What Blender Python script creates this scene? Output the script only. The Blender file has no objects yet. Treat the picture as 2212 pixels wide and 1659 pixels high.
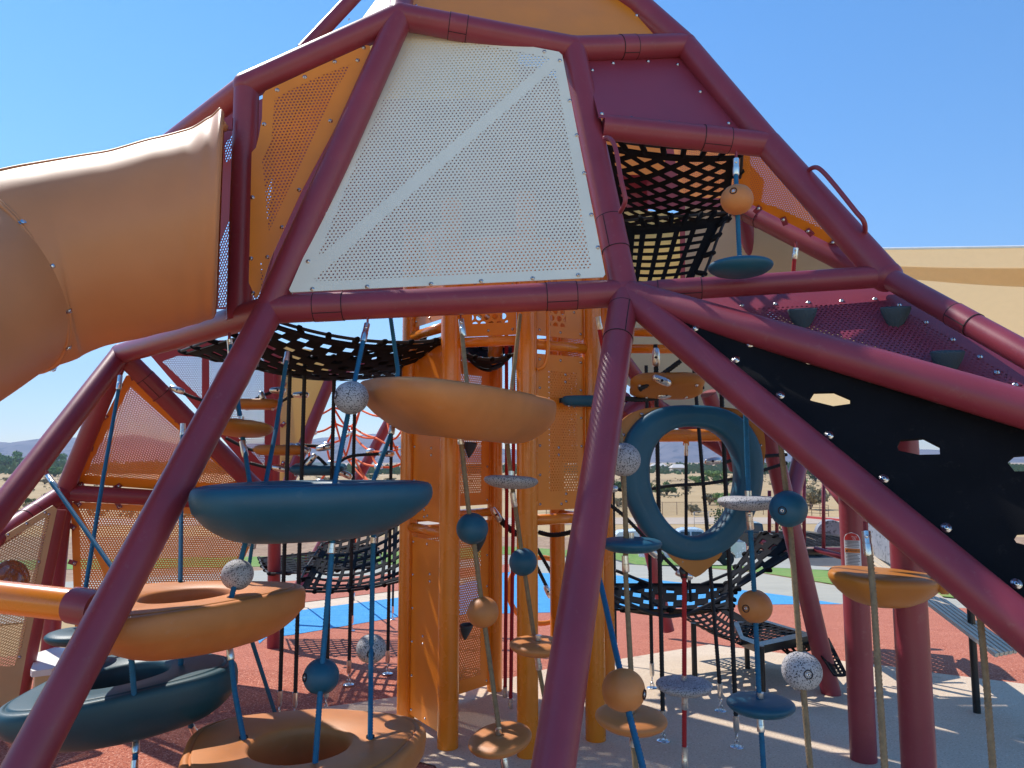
import bpy, bmesh, math, random
from mathutils import Vector, Matrix
from mathutils.geometry import tessellate_polygon, delaunay_2d_cdt
random.seed(7)
S = bpy.context.scene
COL = S.collection
V = Vector
# ---------------------------------------------------------------- camera
EYE = 1.5
FPX = 1600.0            # focal length in pixels of a 2212 px wide picture
PITCH = math.radians(5.9)
cam = bpy.data.objects.new('camera', bpy.data.cameras.new('camera'))
COL.objects.link(cam)
cam.data.sensor_fit = 'HORIZONTAL'
cam.data.angle = 2*math.atan(1106/FPX)
cam.data.clip_start = 0.05; cam.data.clip_end = 20000
cam.location = (0, 0, EYE)
cam.rotation_euler = (math.radians(90)+PITCH, 0, 0)
S.camera = cam
# ---------------------------------------------------------------- sky and sun
SUN_EL = 52.0
SUN_DIR = V((-0.75, 0.67, 0)).normalized()     # horizontal direction towards the sun
w = bpy.data.worlds.new('World'); S.world = w; w.use_nodes = True
nt = w.node_tree; nt.nodes.clear()
sk = nt.nodes.new('ShaderNodeTexSky'); sk.sky_type = 'NISHITA'; sk.sun_disc = False
sk.sun_elevation = math.radians(SUN_EL)
sk.sun_rotation = math.atan2(SUN_DIR.x, SUN_DIR.y)
sk.air_density = 1.0; sk.dust_density = 0.0; sk.ozone_density = 2.0
bg = nt.nodes.new('ShaderNodeBackground'); bg.inputs[1].default_value = 0.14
wo = nt.nodes.new('ShaderNodeOutputWorld')
hs_ = nt.nodes.new('ShaderNodeHueSaturation'); hs_.inputs['Saturation'].default_value = 1.34
nt.links.new(sk.outputs[0], hs_.inputs['Color']); nt.links.new(hs_.outputs[0], bg.inputs[0]); nt.links.new(bg.outputs[0], wo.inputs[0])
sl = bpy.data.lights.new('sun', 'SUN'); sl.energy = 4.1; sl.angle = math.radians(0.5); sl.color = (1, .95, .87)
so = bpy.data.objects.new('sun', sl); COL.objects.link(so)
d3 = V((SUN_DIR.x*math.cos(math.radians(SUN_EL)), SUN_DIR.y*math.cos(math.radians(SUN_EL)), math.sin(math.radians(SUN_EL))))
so.rotation_euler = (-d3).to_track_quat('-Z', 'Y').to_euler(); so.location = (0, 0, 20)
S.view_settings.view_transform = 'Standard'; S.view_settings.look = 'None'
S.view_settings.exposure = 0.62; S.view_settings.gamma = 1
S.cycles.transparent_max_bounces = 24; S.cycles.max_bounces = 8; S.cycles.diffuse_bounces = 4
# ---------------------------------------------------------------- geometry helpers
cp, sp = math.cos(PITCH), math.sin(PITCH)
def ray(x, y):
    a, b = (x-1106)/FPX, (829.5-y)/FPX
    return V((a, cp-b*sp, sp+b*cp))
def P(x, y, d):
    return V((0, 0, EYE)) + ray(x, y)*d
PROF = [(-40, 0), (5.5, 0), (45, -4.66), (90, -4.9), (400, -5.2), (9000, -5.4)]
def zg(Y):
    for (a, za), (b, zb) in zip(PROF, PROF[1:]):
        if Y <= b: return za+(zb-za)*(Y-a)/(b-a)
    return PROF[-1][1]
def G(x, y):
    r = ray(x, y); lo, hi = .5, 8000.
    if r.z > -.0008: r = ray(x, 996)
    for _ in range(60):
        m = (lo+hi)/2; p = V((0, 0, EYE))+r*m
        if p.z > zg(p.y): lo = m
        else: hi = m
    return V((0, 0, EYE))+r*lo
class Pl:
    def __init__(s, a, b, c):
        s.o = P(*a); s.n = (P(*b)-s.o).cross(P(*c)-s.o).normalized()
        if s.n.dot(V((0, 0, EYE))-s.o) < 0: s.n = -s.n      # towards the eye
        s.u = (P(*b)-s.o).normalized(); s.v = s.n.cross(s.u)
    def __call__(s, x, y, off=0):
        r = ray(x, y); e = V((0, 0, EYE))
        t = (s.o-e).dot(s.n)/r.dot(s.n)
        return e+r*t+s.n*off
    def uv(s, p): q = p-s.o; return (q.dot(s.u), q.dot(s.v))
class MB:
    def __init__(s): s.v = []; s.f = []; s.m = []; s.uv = []
    def add(s, vs, fs, mi=0, uvs=None):
        o = len(s.v); s.v += [tuple(q) for q in vs]
        for i, f in enumerate(fs):
            s.f.append([k+o for k in f]); s.m.append(mi)
            s.uv.append([uvs[k] for k in f] if uvs else [(0, 0)]*len(f))
        return s
    def build(s, name, mats, parent=None, smooth=True, loc=None, sharp=None):
        me = bpy.data.meshes.new(name)
        vs = s.v
        if loc is not None: vs = [tuple(V(q)-V(loc)) for q in vs]
        me.from_pydata(vs, [], s.f)
        if not isinstance(mats, (list, tuple)): mats = [mats]
        for m in mats: me.materials.append(m)
        ul = me.uv_layers.new(name='UVMap')
        k = 0; flat = []
        for u in s.uv:
            for c in u: flat += [c[0], c[1]]
        ul.data.foreach_set('uv', flat)
        me.polygons.foreach_set('material_index', s.m)
        me.polygons.foreach_set('use_smooth', [bool(smooth)]*len(s.f))
        me.validate(); me.update()
        if sharp: me.set_sharp_from_angle(angle=math.radians(sharp))
        o = bpy.data.objects.new(name, me); COL.objects.link(o)
        if loc is not None: o.location = loc
        if parent is not None:
            o.parent = parent
            o.matrix_parent_inverse = Matrix.Translation(-V(parent.location)) if loc is None or True else Matrix()
        return o
def tag(o, label=None, cat=None, group=None, kind=None):
    if label: o['label'] = label
    if cat: o['category'] = cat
    if group: o['group'] = group
    if kind: o['kind'] = kind
    return o
def thing(name, loc, label, cat, group=None):
    o = bpy.data.objects.new(name, None); COL.objects.link(o); o.location = loc; o.empty_display_size = .1
    return tag(o, label, cat, group)
def frames(pts):
    pts = [V(p) for p in pts]; n = len(pts); T = []
    for i in range(n):
        t = (pts[min(i+1, n-1)]-pts[max(i-1, 0)]); T.append(t.normalized())
    up = V((0, 0, 1)) if abs(T[0].z) < .9 else V((0, 1, 0))
    x = T[0].cross(up).normalized(); F = []
    for i in range(n):
        x = (x-T[i]*x.dot(T[i])).normalized(); F.append((x, T[i].cross(x)))
    return pts, T, F
def tube(mb, pts, r, seg=20, caps=True, mi=0):
    pts, T, F = frames(pts); n = len(pts); rs = r if isinstance(r, (list, tuple)) else [r]*n
    vs = []; uv = []; L = 0
    for i, p in enumerate(pts):
        if i: L += (p-pts[i-1]).length
        for k in range(seg):
            a = 2*math.pi*k/seg
            vs.append(p+(F[i][0]*math.cos(a)+F[i][1]*math.sin(a))*rs[i]); uv.append((k/seg, L))
    fs = [[i*seg+k, i*seg+(k+1) % seg, (i+1)*seg+(k+1) % seg, (i+1)*seg+k] for i in range(n-1) for k in range(seg)]
    if caps: fs += [list(range(seg))[::-1], [(n-1)*seg+k for k in range(seg)]]
    return mb.add(vs, fs, mi, uv)
def smooth_path(pts, k=8):
    pts = [V(p) for p in pts]
    if len(pts) < 3: return pts
    out = []
    for i in range(len(pts)-1):
        p0 = pts[max(i-1, 0)]; p1 = pts[i]; p2 = pts[i+1]; p3 = pts[min(i+2, len(pts)-1)]
        for j in range(k):
            t = j/k
            out.append(.5*((2*p1)+(p2-p0)*t+(2*p0-5*p1+4*p2-p3)*t*t+(3*p1-p0-3*p2+p3)*t**3))
    return out+[pts[-1]]
def resample(pts, step):
    out = [V(pts[0])]
    for a, b in zip(pts, pts[1:]):
        a = V(a); b = V(b); n = max(1, int((b-a).length/step+.5))
        out += [a+(b-a)*(i/n) for i in range(1, n+1)]
    return out
def rope(mb, pts, r=.0105, step=.003, twist=92., strands=6, mi=0, depth=.20):
    """laid rope: the strands are real ridges winding round the core"""
    pts = resample(pts, step); pts, T, F = frames(pts); seg = strands*2; vs = []; L = 0; uv = []
    for i, p in enumerate(pts):
        if i: L += (p-pts[i-1]).length
        for k in range(seg):
            a = 2*math.pi*k/seg+L*twist; rr = r*(1.04 if k % 2 == 0 else 1-depth)
            vs.append(p+(F[i][0]*math.cos(a)+F[i][1]*math.sin(a))*rr); uv.append((k/seg, L))
    n = len(pts)
    fs = [[i*seg+k, i*seg+(k+1) % seg, (i+1)*seg+(k+1) % seg, (i+1)*seg+k] for i in range(n-1) for k in range(seg)]
    fs += [list(range(seg))[::-1], [(n-1)*seg+k for k in range(seg)]]
    return mb.add(vs, fs, mi, uv)
def basis(axis):
    z = V(axis).normalized(); x = z.cross(V((0, 1, 0)) if abs(z.y) < .9 else V((1, 0, 0))).normalized(); return x, z.cross(x), z
def lathe(mb, prof, c, axis=(0, 0, 1), seg=24, mi=0):
    x, y, z = basis(axis); c = V(c); vs = []
    for (r, h) in prof:
        for k in range(seg):
            a = 2*math.pi*k/seg; vs.append(c+x*(math.cos(a)*r)+y*(math.sin(a)*r)+z*h)
    n = len(prof)
    fs = [[i*seg+k, i*seg+(k+1) % seg, (i+1)*seg+(k+1) % seg, (i+1)*seg+k] for i in range(n-1) for k in range(seg)]
    fs += [list(range(seg))[::-1], [(n-1)*seg+k for k in range(seg)]]
    return mb.add(vs, fs, mi)
def box(mb, c, sz, rot=None, mi=0):
    c = V(c); h = V(sz)/2; vs = []
    for dx in (-1, 1):
        for dy in (-1, 1):
            for dz in (-1, 1):
                q = V((dx*h.x, dy*h.y, dz*h.z))
                if rot is not None: q = rot @ q
                vs.append(c+q)
    return mb.add(vs, [[0, 1, 3, 2], [4, 6, 7, 5], [0, 4, 5, 1], [2, 3, 7, 6], [0, 2, 6, 4], [1, 5, 7, 3]], mi)
def pip(p, poly):
    c = False; n = len(poly)
    for i in range(n):
        x1, y1 = poly[i]; x2, y2 = poly[i-1]
        if (y1 > p[1]) != (y2 > p[1]) and p[0] < (x2-x1)*(p[1]-y1)/(y2-y1)+x1: c = not c
    return c
def slab(mb, ring, n, th, holes=(), fills=(), plane=None, mi=0, fmi=1):
    """plate of thickness th: outline, cut-outs, and regions filled with the perforated material"""
    nn = V(n).normalized(); o0 = V(ring[0]); x, y, z = basis(nn); n = nn*th
    def to2(p): q = V(p)-o0; return V((q.dot(x), q.dot(y)))
    loops = [list(map(V, ring))]+[list(map(V, h)) for h in holes]+[list(map(V, f)) for f in fills]
    L2 = [[to2(p) for p in l] for l in loops]; vc = []; ed = []
    for l in L2:
        k = len(vc); m = len(l); vc += l; ed += [(k+i, k+(i+1) % m) for i in range(m)]
    ov, oe, of = delaunay_2d_cdt(vc, ed, [], 0, 1e-5)[:3]
    P3 = [o0+x*q[0]+y*q[1] for q in ov]; U = [plane.uv(p) for p in P3] if plane else [(0, 0)]*len(P3)
    K = len(P3); base = len(mb.v); mb.v += [tuple(p) for p in P3]+[tuple(p-n) for p in P3]
    nh = len(holes)
    for t in of:
        c = (sum(ov[k][0] for k in t)/len(t), sum(ov[k][1] for k in t)/len(t))
        if not pip(c, L2[0]) or any(pip(c, h) for h in L2[1:1+nh]): continue
        q = fmi if any(pip(c, f) for f in L2[1+nh:]) else mi
        a, b, d = ov[t[0]], ov[t[1]], ov[t[2]]
        t = list(t)
        if (b[0]-a[0])*(d[1]-a[1])-(b[1]-a[1])*(d[0]-a[0]) < 0: t = t[::-1]
        mb.f.append([base+k for k in t]); mb.m.append(q); mb.uv.append([U[k] for k in t])
        r_ = t[::-1]; mb.f.append([base+K+k for k in r_]); mb.m.append(q); mb.uv.append([U[k] for k in r_])
    for li, l in enumerate(loops[:1+nh]):
        k = len(l); ar = sum(L2[li][i][0]*L2[li][(i+1) % k][1]-L2[li][(i+1) % k][0]*L2[li][i][1] for i in range(k))
        vs = list(l)+[p-n for p in l]; F_ = [[i, k+i, k+(i+1) % k, (i+1) % k] for i in range(k)]
        if (ar < 0) != (li > 0): F_ = [f[::-1] for f in F_]
        mb.add(vs, F_, mi)
    return mb
# ---------------------------------------------------------------- materials
def newmat(name):
    m = bpy.data.materials.new(name); m.use_nodes = True
    return m, m.node_tree, m.node_tree.nodes['Principled BSDF']
def N(t, kind, **kw):
    n = t.nodes.new(kind)
    for k, v in kw.items(): setattr(n, k, v)
    return n
def mat(name, col, rough=.5, metal=0, noise=.06, nscale=6, bump=0, bscale=400, spec=.5, coat=0, speck=None, sss=0, dirt=0):
    m, t, b = newmat(name)
    tc = N(t, 'ShaderNodeTexCoord')
    nz = N(t, 'ShaderNodeTexNoise'); nz.inputs['Scale'].default_value = nscale; nz.inputs['Detail'].default_value = 5
    t.links.new(tc.outputs['Object'], nz.inputs['Vector'])
    mp = N(t, 'ShaderNodeMapRange'); mp.inputs[1].default_value = .3; mp.inputs[2].default_value = .7
    mp.inputs[3].default_value = 1-noise; mp.inputs[4].default_value = 1+noise
    t.links.new(nz.outputs['Fac'], mp.inputs[0])
    mx = N(t, 'ShaderNodeVectorMath', operation='SCALE'); mx.inputs[0].default_value = col
    t.links.new(mp.outputs[0], mx.inputs['Scale'])
    src = mx.outputs[0]
    if speck:                                   # (colour, scale, threshold)
        n2 = N(t, 'ShaderNodeTexNoise'); n2.inputs['Scale'].default_value = speck[1]; n2.inputs['Detail'].default_value = 2
        t.links.new(tc.outputs['Object'], n2.inputs['Vector'])
        r2 = N(t, 'ShaderNodeMapRange'); r2.inputs[1].default_value = speck[2]; r2.inputs[2].default_value = speck[2]+.04
        t.links.new(n2.outputs['Fac'], r2.inputs[0])
        m2 = N(t, 'ShaderNodeMix', data_type='RGBA'); t.links.new(r2.outputs[0], m2.inputs[0])
        t.links.new(src, m2.inputs[6]); m2.inputs[7].default_value = (*speck[0], 1); src = m2.outputs[2]
    if dirt:                                    # pale dust streaks and scuffs
        n4 = N(t, 'ShaderNodeTexNoise'); n4.inputs['Scale'].default_value = 23; n4.inputs['Detail'].default_value = 9; n4.inputs['Roughness'].default_value = .75
        t.links.new(tc.outputs['Object'], n4.inputs['Vector'])
        r4 = N(t, 'ShaderNodeMapRange'); r4.inputs[1].default_value = .58; r4.inputs[2].default_value = .8; r4.inputs[4].default_value = dirt
        t.links.new(n4.outputs['Fac'], r4.inputs[0])
        m4 = N(t, 'ShaderNodeMix', data_type='RGBA'); t.links.new(r4.outputs[0], m4.inputs[0])
        t.links.new(src, m4.inputs[6]); m4.inputs[7].default_value = (.5, .42, .33, 1); src = m4.outputs[2]
    t.links.new(src, b.inputs['Base Color'])
    r3 = N(t, 'ShaderNodeMapRange'); r3.inputs[3].default_value = max(.02, rough-.06); r3.inputs[4].default_value = min(1, rough+.08)
    t.links.new(nz.outputs['Fac'], r3.inputs[0]); t.links.new(r3.outputs[0], b.inputs['Roughness'])
    b.inputs['Metallic'].default_value = metal; b.inputs['Specular IOR Level'].default_value = spec
    b.inputs['Coat Weight'].default_value = coat; b.inputs['Coat Roughness'].default_value = .15
    if bump:
        n3 = N(t, 'ShaderNodeTexNoise'); n3.inputs['Scale'].default_value = bscale; n3.inputs['Detail'].default_value = 2
        t.links.new(tc.outputs['Object'], n3.inputs['Vector'])
        bp = N(t, 'ShaderNodeBump'); bp.inputs['Strength'].default_value = bump; bp.inputs['Distance'].default_value = .002
        t.links.new(n3.outputs['Fac'], bp.inputs['Height']); t.links.new(bp.outputs[0], b.inputs['Normal'])
    return m
def holes(base, name, kind='hex', pitch=(.011, .019), rad=.0034, rot=0, xmin=None):
    """copy of a material with a real see-through hole pattern laid out in metres on the part's own UV map"""
    m = base.copy(); m.name = name; t = m.node_tree
    out = t.nodes['Material Output']; b = t.nodes['Principled BSDF']
    uv = N(t, 'ShaderNodeUVMap')
    mpg = N(t, 'ShaderNodeMapping'); mpg.inputs['Rotation'].default_value = (0, 0, rot); t.links.new(uv.outputs[0], mpg.inputs['Vector'])
    def vm(op, a, bb=None):
        n = N(t, 'ShaderNodeVectorMath', operation=op); t.links.new(a, n.inputs[0])
        if bb is not None: n.inputs[1].default_value = bb
        return n.outputs[0] if op not in ('LENGTH',) else n.outputs['Value']
    def mm(op, a, bb):
        n = N(t, 'ShaderNodeMath', operation=op)
        t.links.new(a, n.inputs[0])
        if isinstance(bb, (int, float)): n.inputs[1].default_value = bb
        else: t.links.new(bb, n.inputs[1])
        return n.outputs[0]
    sv = (pitch[0], pitch[1], 1)
    q = vm('DIVIDE', mpg.outputs[0], sv)
    res = []
    for sh in ((0, 0, 0), (.5, .5, 0)):
        f = vm('FRACTION', vm('ADD', q, (sh[0]+1000, sh[1]+1000, 0)))
        c = vm('MULTIPLY', vm('SUBTRACT', f, (.5, .5, 0)), (pitch[0], pitch[1], 0))
        if kind == 'hex': res.append(mm('LESS_THAN', vm('LENGTH', c), rad))
        elif kind == 'slot':
            a = vm('ABSOLUTE', c); sx = N(t, 'ShaderNodeSeparateXYZ'); t.links.new(a, sx.inputs[0])
            res.append(mm('MULTIPLY', mm('LESS_THAN', sx.outputs[0], rad[0]), mm('LESS_THAN', sx.outputs[1], rad[1])))
        elif kind == 'diamond':
            a = vm('ABSOLUTE', c); sx = N(t, 'ShaderNodeSeparateXYZ'); t.links.new(a, sx.inputs[0])
            res.append(mm('LESS_THAN', mm('ADD', mm('MULTIPLY', sx.outputs[0], 1/rad[0]), mm('MULTIPLY', sx.outputs[1], 1/rad[1])), 1.0))
        if kind == 'slot' and len(rad) > 2: break          # square grid: one lattice only
    fac = res[0] if len(res) == 1 else mm('MAXIMUM', res[0], res[1])
    tr = N(t, 'ShaderNodeBsdfTransparent'); ms = N(t, 'ShaderNodeMixShader')
    t.links.new(fac, ms.inputs[0]); t.links.new(b.outputs[0], ms.inputs[1]); t.links.new(tr.outputs[0], ms.inputs[2])
    t.links.new(ms.outputs[0], out.inputs[0])
    return m
PURPLE = mat('purple_powder_coat', (.25, .034, .052), .36, noise=.09, bump=.12, bscale=900, spec=.5, dirt=.16)
PURPLE2 = mat('purple_sheet', (.265, .036, .062), .42, noise=.05, bump=.08, bscale=900)
ORANGE = mat('orange_powder_coat', (.74, .21, .010), .26, noise=.04, spec=.5, coat=.3)
ORSHEET = mat('orange_sheet', (.80, .235, .012), .35, noise=.05, bump=.05, bscale=700)
ORPLAS = mat('orange_moulded_plastic', (.56, .20, .052), .50, noise=.12, bump=.3, bscale=350, dirt=.20)
SLIDEM = mat('slide_plastic', (.62, .25, .10), .44, noise=.08, nscale=3, bump=.12, bscale=200, dirt=.10)
YELPLAS = mat('amber_moulded_plastic', (.44, .155, .018), .42, noise=.06, bump=.15, bscale=350)
BLUEPLAS = mat('blue_moulded_plastic', (.006, .083, .145), .48, noise=.12, bump=.3, bscale=350, dirt=.12)
TEALDARK = mat('dark_teal_moulded_plastic', (.006, .058, .082), .46, noise=.08, bump=.3, bscale=350, dirt=.05)
GRANITE = mat('speckled_granite_plastic', (.42, .41, .43), .7, noise=.08, bump=.4, bscale=250, speck=((.04, .04, .05), 210, .55))
CREAM = mat('cream_sheet', (.80, .77, .66), .45, noise=.03, bump=.04, bscale=700)
YELLOW = mat('pale_yellow_sheet', (.82, .68, .32), .5, noise=.03)
TANP = mat('tan_sheet', (.62, .46, .25), .5, noise=.03)
BLACKR = mat('black_rubber_belt', (.008, .008, .010), .85, noise=.2, bump=.3, bscale=300, spec=.12, dirt=.05)
BLACKM = mat('black_steel', (.015, .016, .018), .3, noise=.1, spec=.5)
BLUEROPE = mat('blue_rope', (.010, .13, .26), .75, noise=.15, nscale=60, bump=.3, bscale=900)
TANROPE = mat('tan_rope', (.28, .19, .105), .85, noise=.2, nscale=60, bump=.3, bscale=900)
BLKROPE = mat('black_rope', (.012, .013, .018), .7, noise=.2, nscale=60)
REDROPE = mat('red_rope', (.42, .015, .02), .75, noise=.15, nscale=60)
ORROPE = mat('orange_rope', (.85, .12, .02), .7, noise=.1, nscale=60)
ALU = mat('aluminium', (.72, .70, .67), .28, metal=1, noise=.08, nscale=40)
STEEL = mat('stainless_bolt', (.62, .62, .64), .22, metal=1, noise=.1, nscale=90)
DARKGAP = mat('dark_gap', (.02, .008, .012), .8)
HOLD = mat('dark_climbing_hold', (.05, .07, .085), .9, noise=.15, bump=.8, bscale=260)
GREYP = mat('grey_stone_panel', (.25, .27, .31), .75, noise=.12, nscale=14, bump=.5, bscale=60, speck=((.10, .11, .13), 26, .6))
WHITE = mat('white_bench', (.8, .78, .74), .5)
TRUCKS = mat('silver_car_paint', (.62, .65, .68), .25, metal=.3, coat=.8)
TRUCKW = mat('white_car_paint', (.8, .8, .8), .25, coat=.8)
CARR = mat('dark_red_car_paint', (.12, .01, .015), .2, coat=.8)
GLASS = mat('car_glass', (.02, .025, .03), .06, spec=.8)
TYRE = mat('tyre', (.02, .02, .02), .85)
TAILL = mat('tail_lamp', (.6, .02, .02), .2)
def translucent(m, col, f):
    t = m.node_tree; b = t.nodes['Principled BSDF']; tl = N(t, 'ShaderNodeBsdfTranslucent'); tl.inputs[0].default_value = (*col, 1)
    x = N(t, 'ShaderNodeMixShader'); x.inputs[0].default_value = f; t.links.new(b.outputs[0], x.inputs[1]); t.links.new(tl.outputs[0], x.inputs[2]); t.links.new(x.outputs[0], t.nodes['Material Output'].inputs[0])
P_CREAM = holes(CREAM, 'cream_perforated', 'hex', (.0185, .0315), .0044)
P_ORANGE = holes(ORSHEET, 'orange_perforated', 'hex', (.0165, .0285), .0048)
P_ORFINE = holes(ORSHEET, 'orange_perforated_fine', 'hex', (.0135, .0234), .0030)
P_PURPLE = holes(PURPLE2, 'purple_perforated', 'hex', (.0200, .0346), .0054)
P_PURBIG = holes(PURPLE2, 'purple_perforated_open', 'hex', (.0165, .0285), .0062)
P_TAN = holes(TANP, 'tan_perforated', 'slot', (.020, .026), (.008, .004))
P_ORTOW = holes(ORSHEET, 'tower_perforated', 'hex', (.0165, .0285), .0038)
P_ORBIG = holes(ORSHEET, 'orange_round_cutouts', 'hex', (.046, .080), .0165)
B_SLOT = holes(BLACKR, 'black_belt_slots', 'slot', (.16, .17), (.034, .030))
B_SQ = holes(BLACKR, 'black_belt_windows', 'slot', (.094, .062), (.031, .021, 1))
B_DIA = holes(BLACKR, 'black_belt_diamonds', 'diamond', (.155, .120), (.052, .040))
B_HAM = holes(BLACKR, 'black_belt_long_windows', 'slot', (.085, .150), (.030, .053, 1))
B_FINE = holes(BLACKR, 'black_belt_grid', 'slot', (.075, .075), (.022, .022, 1), rot=.1)
translucent(YELLOW, (.85, .68, .30), .4); translucent(SLIDEM, (.8, .3, .1), .12)
# ================================================================ GROUND AND SETTING
def ground_mat(name, cols, nsc, sp=None, rough=.9, bump=.3, bsc=120):
    m, t, b = newmat(name); tc = N(t, 'ShaderNodeTexCoord'); n1 = N(t, 'ShaderNodeTexNoise')
    n1.inputs['Scale'].default_value = nsc; n1.inputs['Detail'].default_value = 8; n1.inputs['Roughness'].default_value = .65
    t.links.new(tc.outputs['Object'], n1.inputs['Vector'])
    r = N(t, 'ShaderNodeValToRGB'); r.color_ramp.elements[0].position = .32; r.color_ramp.elements[1].position = .68
    r.color_ramp.elements[0].color = (*cols[0], 1); r.color_ramp.elements[1].color = (*cols[1], 1)
    t.links.new(n1.outputs['Fac'], r.inputs[0]); src = r.outputs[0]
    for s in (sp or []):
        n2 = N(t, 'ShaderNodeTexNoise'); n2.inputs['Scale'].default_value = s[1]; n2.inputs['Detail'].default_value = s[3] if len(s) > 3 else 2
        t.links.new(tc.outputs['Object'], n2.inputs['Vector'])
        r2 = N(t, 'ShaderNodeMapRange'); r2.inputs[1].default_value = s[2]; r2.inputs[2].default_value = s[2]+.06
        t.links.new(n2.outputs['Fac'], r2.inputs[0]); m2 = N(t, 'ShaderNodeMix', data_type='RGBA')
        t.links.new(r2.outputs[0], m2.inputs[0]); t.links.new(src, m2.inputs[6]); m2.inputs[7].default_value = (*s[0], 1); src = m2.outputs[2]
    t.links.new(src, b.inputs['Base Color']); b.inputs['Roughness'].default_value = rough; b.inputs['Specular IOR Level'].default_value = .2
    n3 = N(t, 'ShaderNodeTexNoise'); n3.inputs['Scale'].default_value = bsc; n3.inputs['Detail'].default_value = 3
    t.links.new(tc.outputs['Object'], n3.inputs['Vector']); bp = N(t, 'ShaderNodeBump'); bp.inputs['Strength'].default_value = bump
    bp.inputs['Distance'].default_value = .004; t.links.new(n3.outputs['Fac'], bp.inputs['Height']); t.links.new(bp.outputs[0], b.inputs['Normal'])
    return m
M_RED = ground_mat('red_rubber', ((.42, .125, .075), (.52, .175, .105)), 3, [((.26, .06, .04), 75, .56), ((.70, .34, .24), 95, .58), ((.20, .05, .035), 160, .60)], bsc=150, bump=.6)
M_TAN = ground_mat('tan_rubber', ((.59, .455, .33), (.68, .54, .40)), 1.6, [((.47, .36, .27), 90, .58), ((.75, .66, .54), 110, .62), ((.34, .27, .20), 2.3, .66, 8)], bsc=150)
M_BLUE = ground_mat('blue_rubber', ((.045, .26, .52), (.075, .34, .62)), 3, [((.03, .18, .42), 75, .56), ((.18, .48, .75), 95, .59)], bsc=150, bump=.6)
M_PATH = ground_mat('concrete', ((.35, .335, .28), (.42, .40, .335)), 1.2, [((.34, .33, .30), 6, .6, 6)], bump=.1)
M_ASPH = ground_mat('asphalt', ((.07, .07, .075), (.10, .10, .10)), 2)
M_GRASS = ground_mat('lawn', ((.12, .22, .045), (.22, .33, .09)), 4, [((.25, .27, .08), 1.3, .58, 6)], bsc=60, bump=1)
M_DIRT = ground_mat('bare_soil', ((.28, .17, .10), (.42, .28, .18)), .6, [((.20, .12, .075), 3, .58, 6)], bsc=20, bump=1)
M_ROAD = ground_mat('dirt_road', ((.42, .33, .25), (.50, .40, .31)), .5)
M_DESERT = ground_mat('dry_grass_desert', ((.40, .27, .13), (.50, .35, .18)), .035,
                      [((.30, .20, .105), .022, .57, 7), ((.60, .47, .30), .012, .58, 7), ((.13, .13, .06), .11, .66, 8)], bsc=3, bump=1)
M_KERB = mat('red_kerb_paint', (.55, .06, .05), .6)
def sheet(name, ring, lift, m, cuts=True):
    bm = bmesh.new(); k_ = len(ring); r2 = [V((p[0], p[1])) for p in ring]
    ov, oe, of = delaunay_2d_cdt(r2, [(i, (i+1) % k_) for i in range(k_)], [], 0, 1e-5)[:3]
    vs = [bm.verts.new((p[0], p[1], 0)) for p in ov]
    for t in of:
        c_ = (sum(ov[k][0] for k in t)/3, sum(ov[k][1] for k in t)/3)
        if pip(c_, r2): bm.faces.new([vs[k] for k in t])
    for a, _ in PROF:
        bmesh.ops.bisect_plane(bm, geom=bm.verts[:]+bm.edges[:]+bm.faces[:], plane_co=(0, a, 0), plane_no=(0, 1, 0), dist=1e-6)
    for v in bm.verts: v.co.z = zg(v.co.y)+lift
    bmesh.ops.recalc_face_normals(bm, faces=bm.faces[:])
    me = bpy.data.meshes.new(name); bm.to_mesh(me); bm.free()
    if me.polygons and me.polygons[0].normal.z < 0: me.flip_normals()
    me.materials.append(m); o = bpy.data.objects.new(name, me); COL.objects.link(o); return tag(o, kind='structure')
sheet('desert_ground', [(-9000, -40), (9000, -40), (9000, 9000), (-9000, 9000)], -.02, M_DESERT)
def gp(*px): return [tuple(G(x, y)[:2]) for x, y in px]
# soil apron and lawn round the play surface, then the rubber surfaces on top
sheet('bare_soil', [(-60, 20), (60, 20), (60, 62), (-60, 62)], -.012, M_DIRT)
sheet('dirt_road', gp((-500, 1121), (2800, 1116), (2800, 1129), (-500, 1137)), .012, M_ROAD)
sheet('parking_lot', gp((1180, 1226), (1180, 1198), (2300, 1186), (2300, 1215)), -.002, M_ASPH)
sheet('lawn', gp((-300, 1236), (700, 1222), (1090, 1197), (1320, 1206), (1500, 1224), (1640, 1236), (1800, 1262), (2400, 1330), (2400, 1290), (1800, 1234), (1640, 1217), (1500, 1204), (1320, 1194), (1090, 1180), (700, 1200), (-300, 1216)), .006, M_GRASS)
sheet('parking_kerb_path', gp((1500, 1216), (1790, 1232), (1815, 1228), (1700, 1205), (1540, 1196)), .012, M_PATH)
sheet('path', gp((-600, 1400), (560, 1300), (1000, 1262), (1320, 1290), (2400, 1420), (2400, 1332), (1800, 1264), (1640, 1238), (1500, 1226), (1320, 1208), (1090, 1199), (700, 1224), (-600, 1300)), .000, M_PATH)
kb = MB()
for a, b in ((G(1741, 1119), G(1830, 1127)),):
    dd = (b-a); L = dd.length; ang = math.atan2(dd.y, dd.x)
    box(kb, (a+b)/2+V((0, 0, .08)), (L, .3, .3), Matrix.Rotation(ang, 3, 'Z'))
tag(kb.build('road_kerb', M_KERB, smooth=False), kind='structure')
RIGHT = 2700
sheet('red_rubber_surface', gp((-900, 3400), (-700, 1560), (180, 1398), (573, 1380), (637, 1372), (866, 1333), (1100, 1326), (1322, 1321), (1597, 1306), (1820, 1305), (2080, 1314), (RIGHT, 1352), (3400, 3400)), .004, M_RED)
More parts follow.
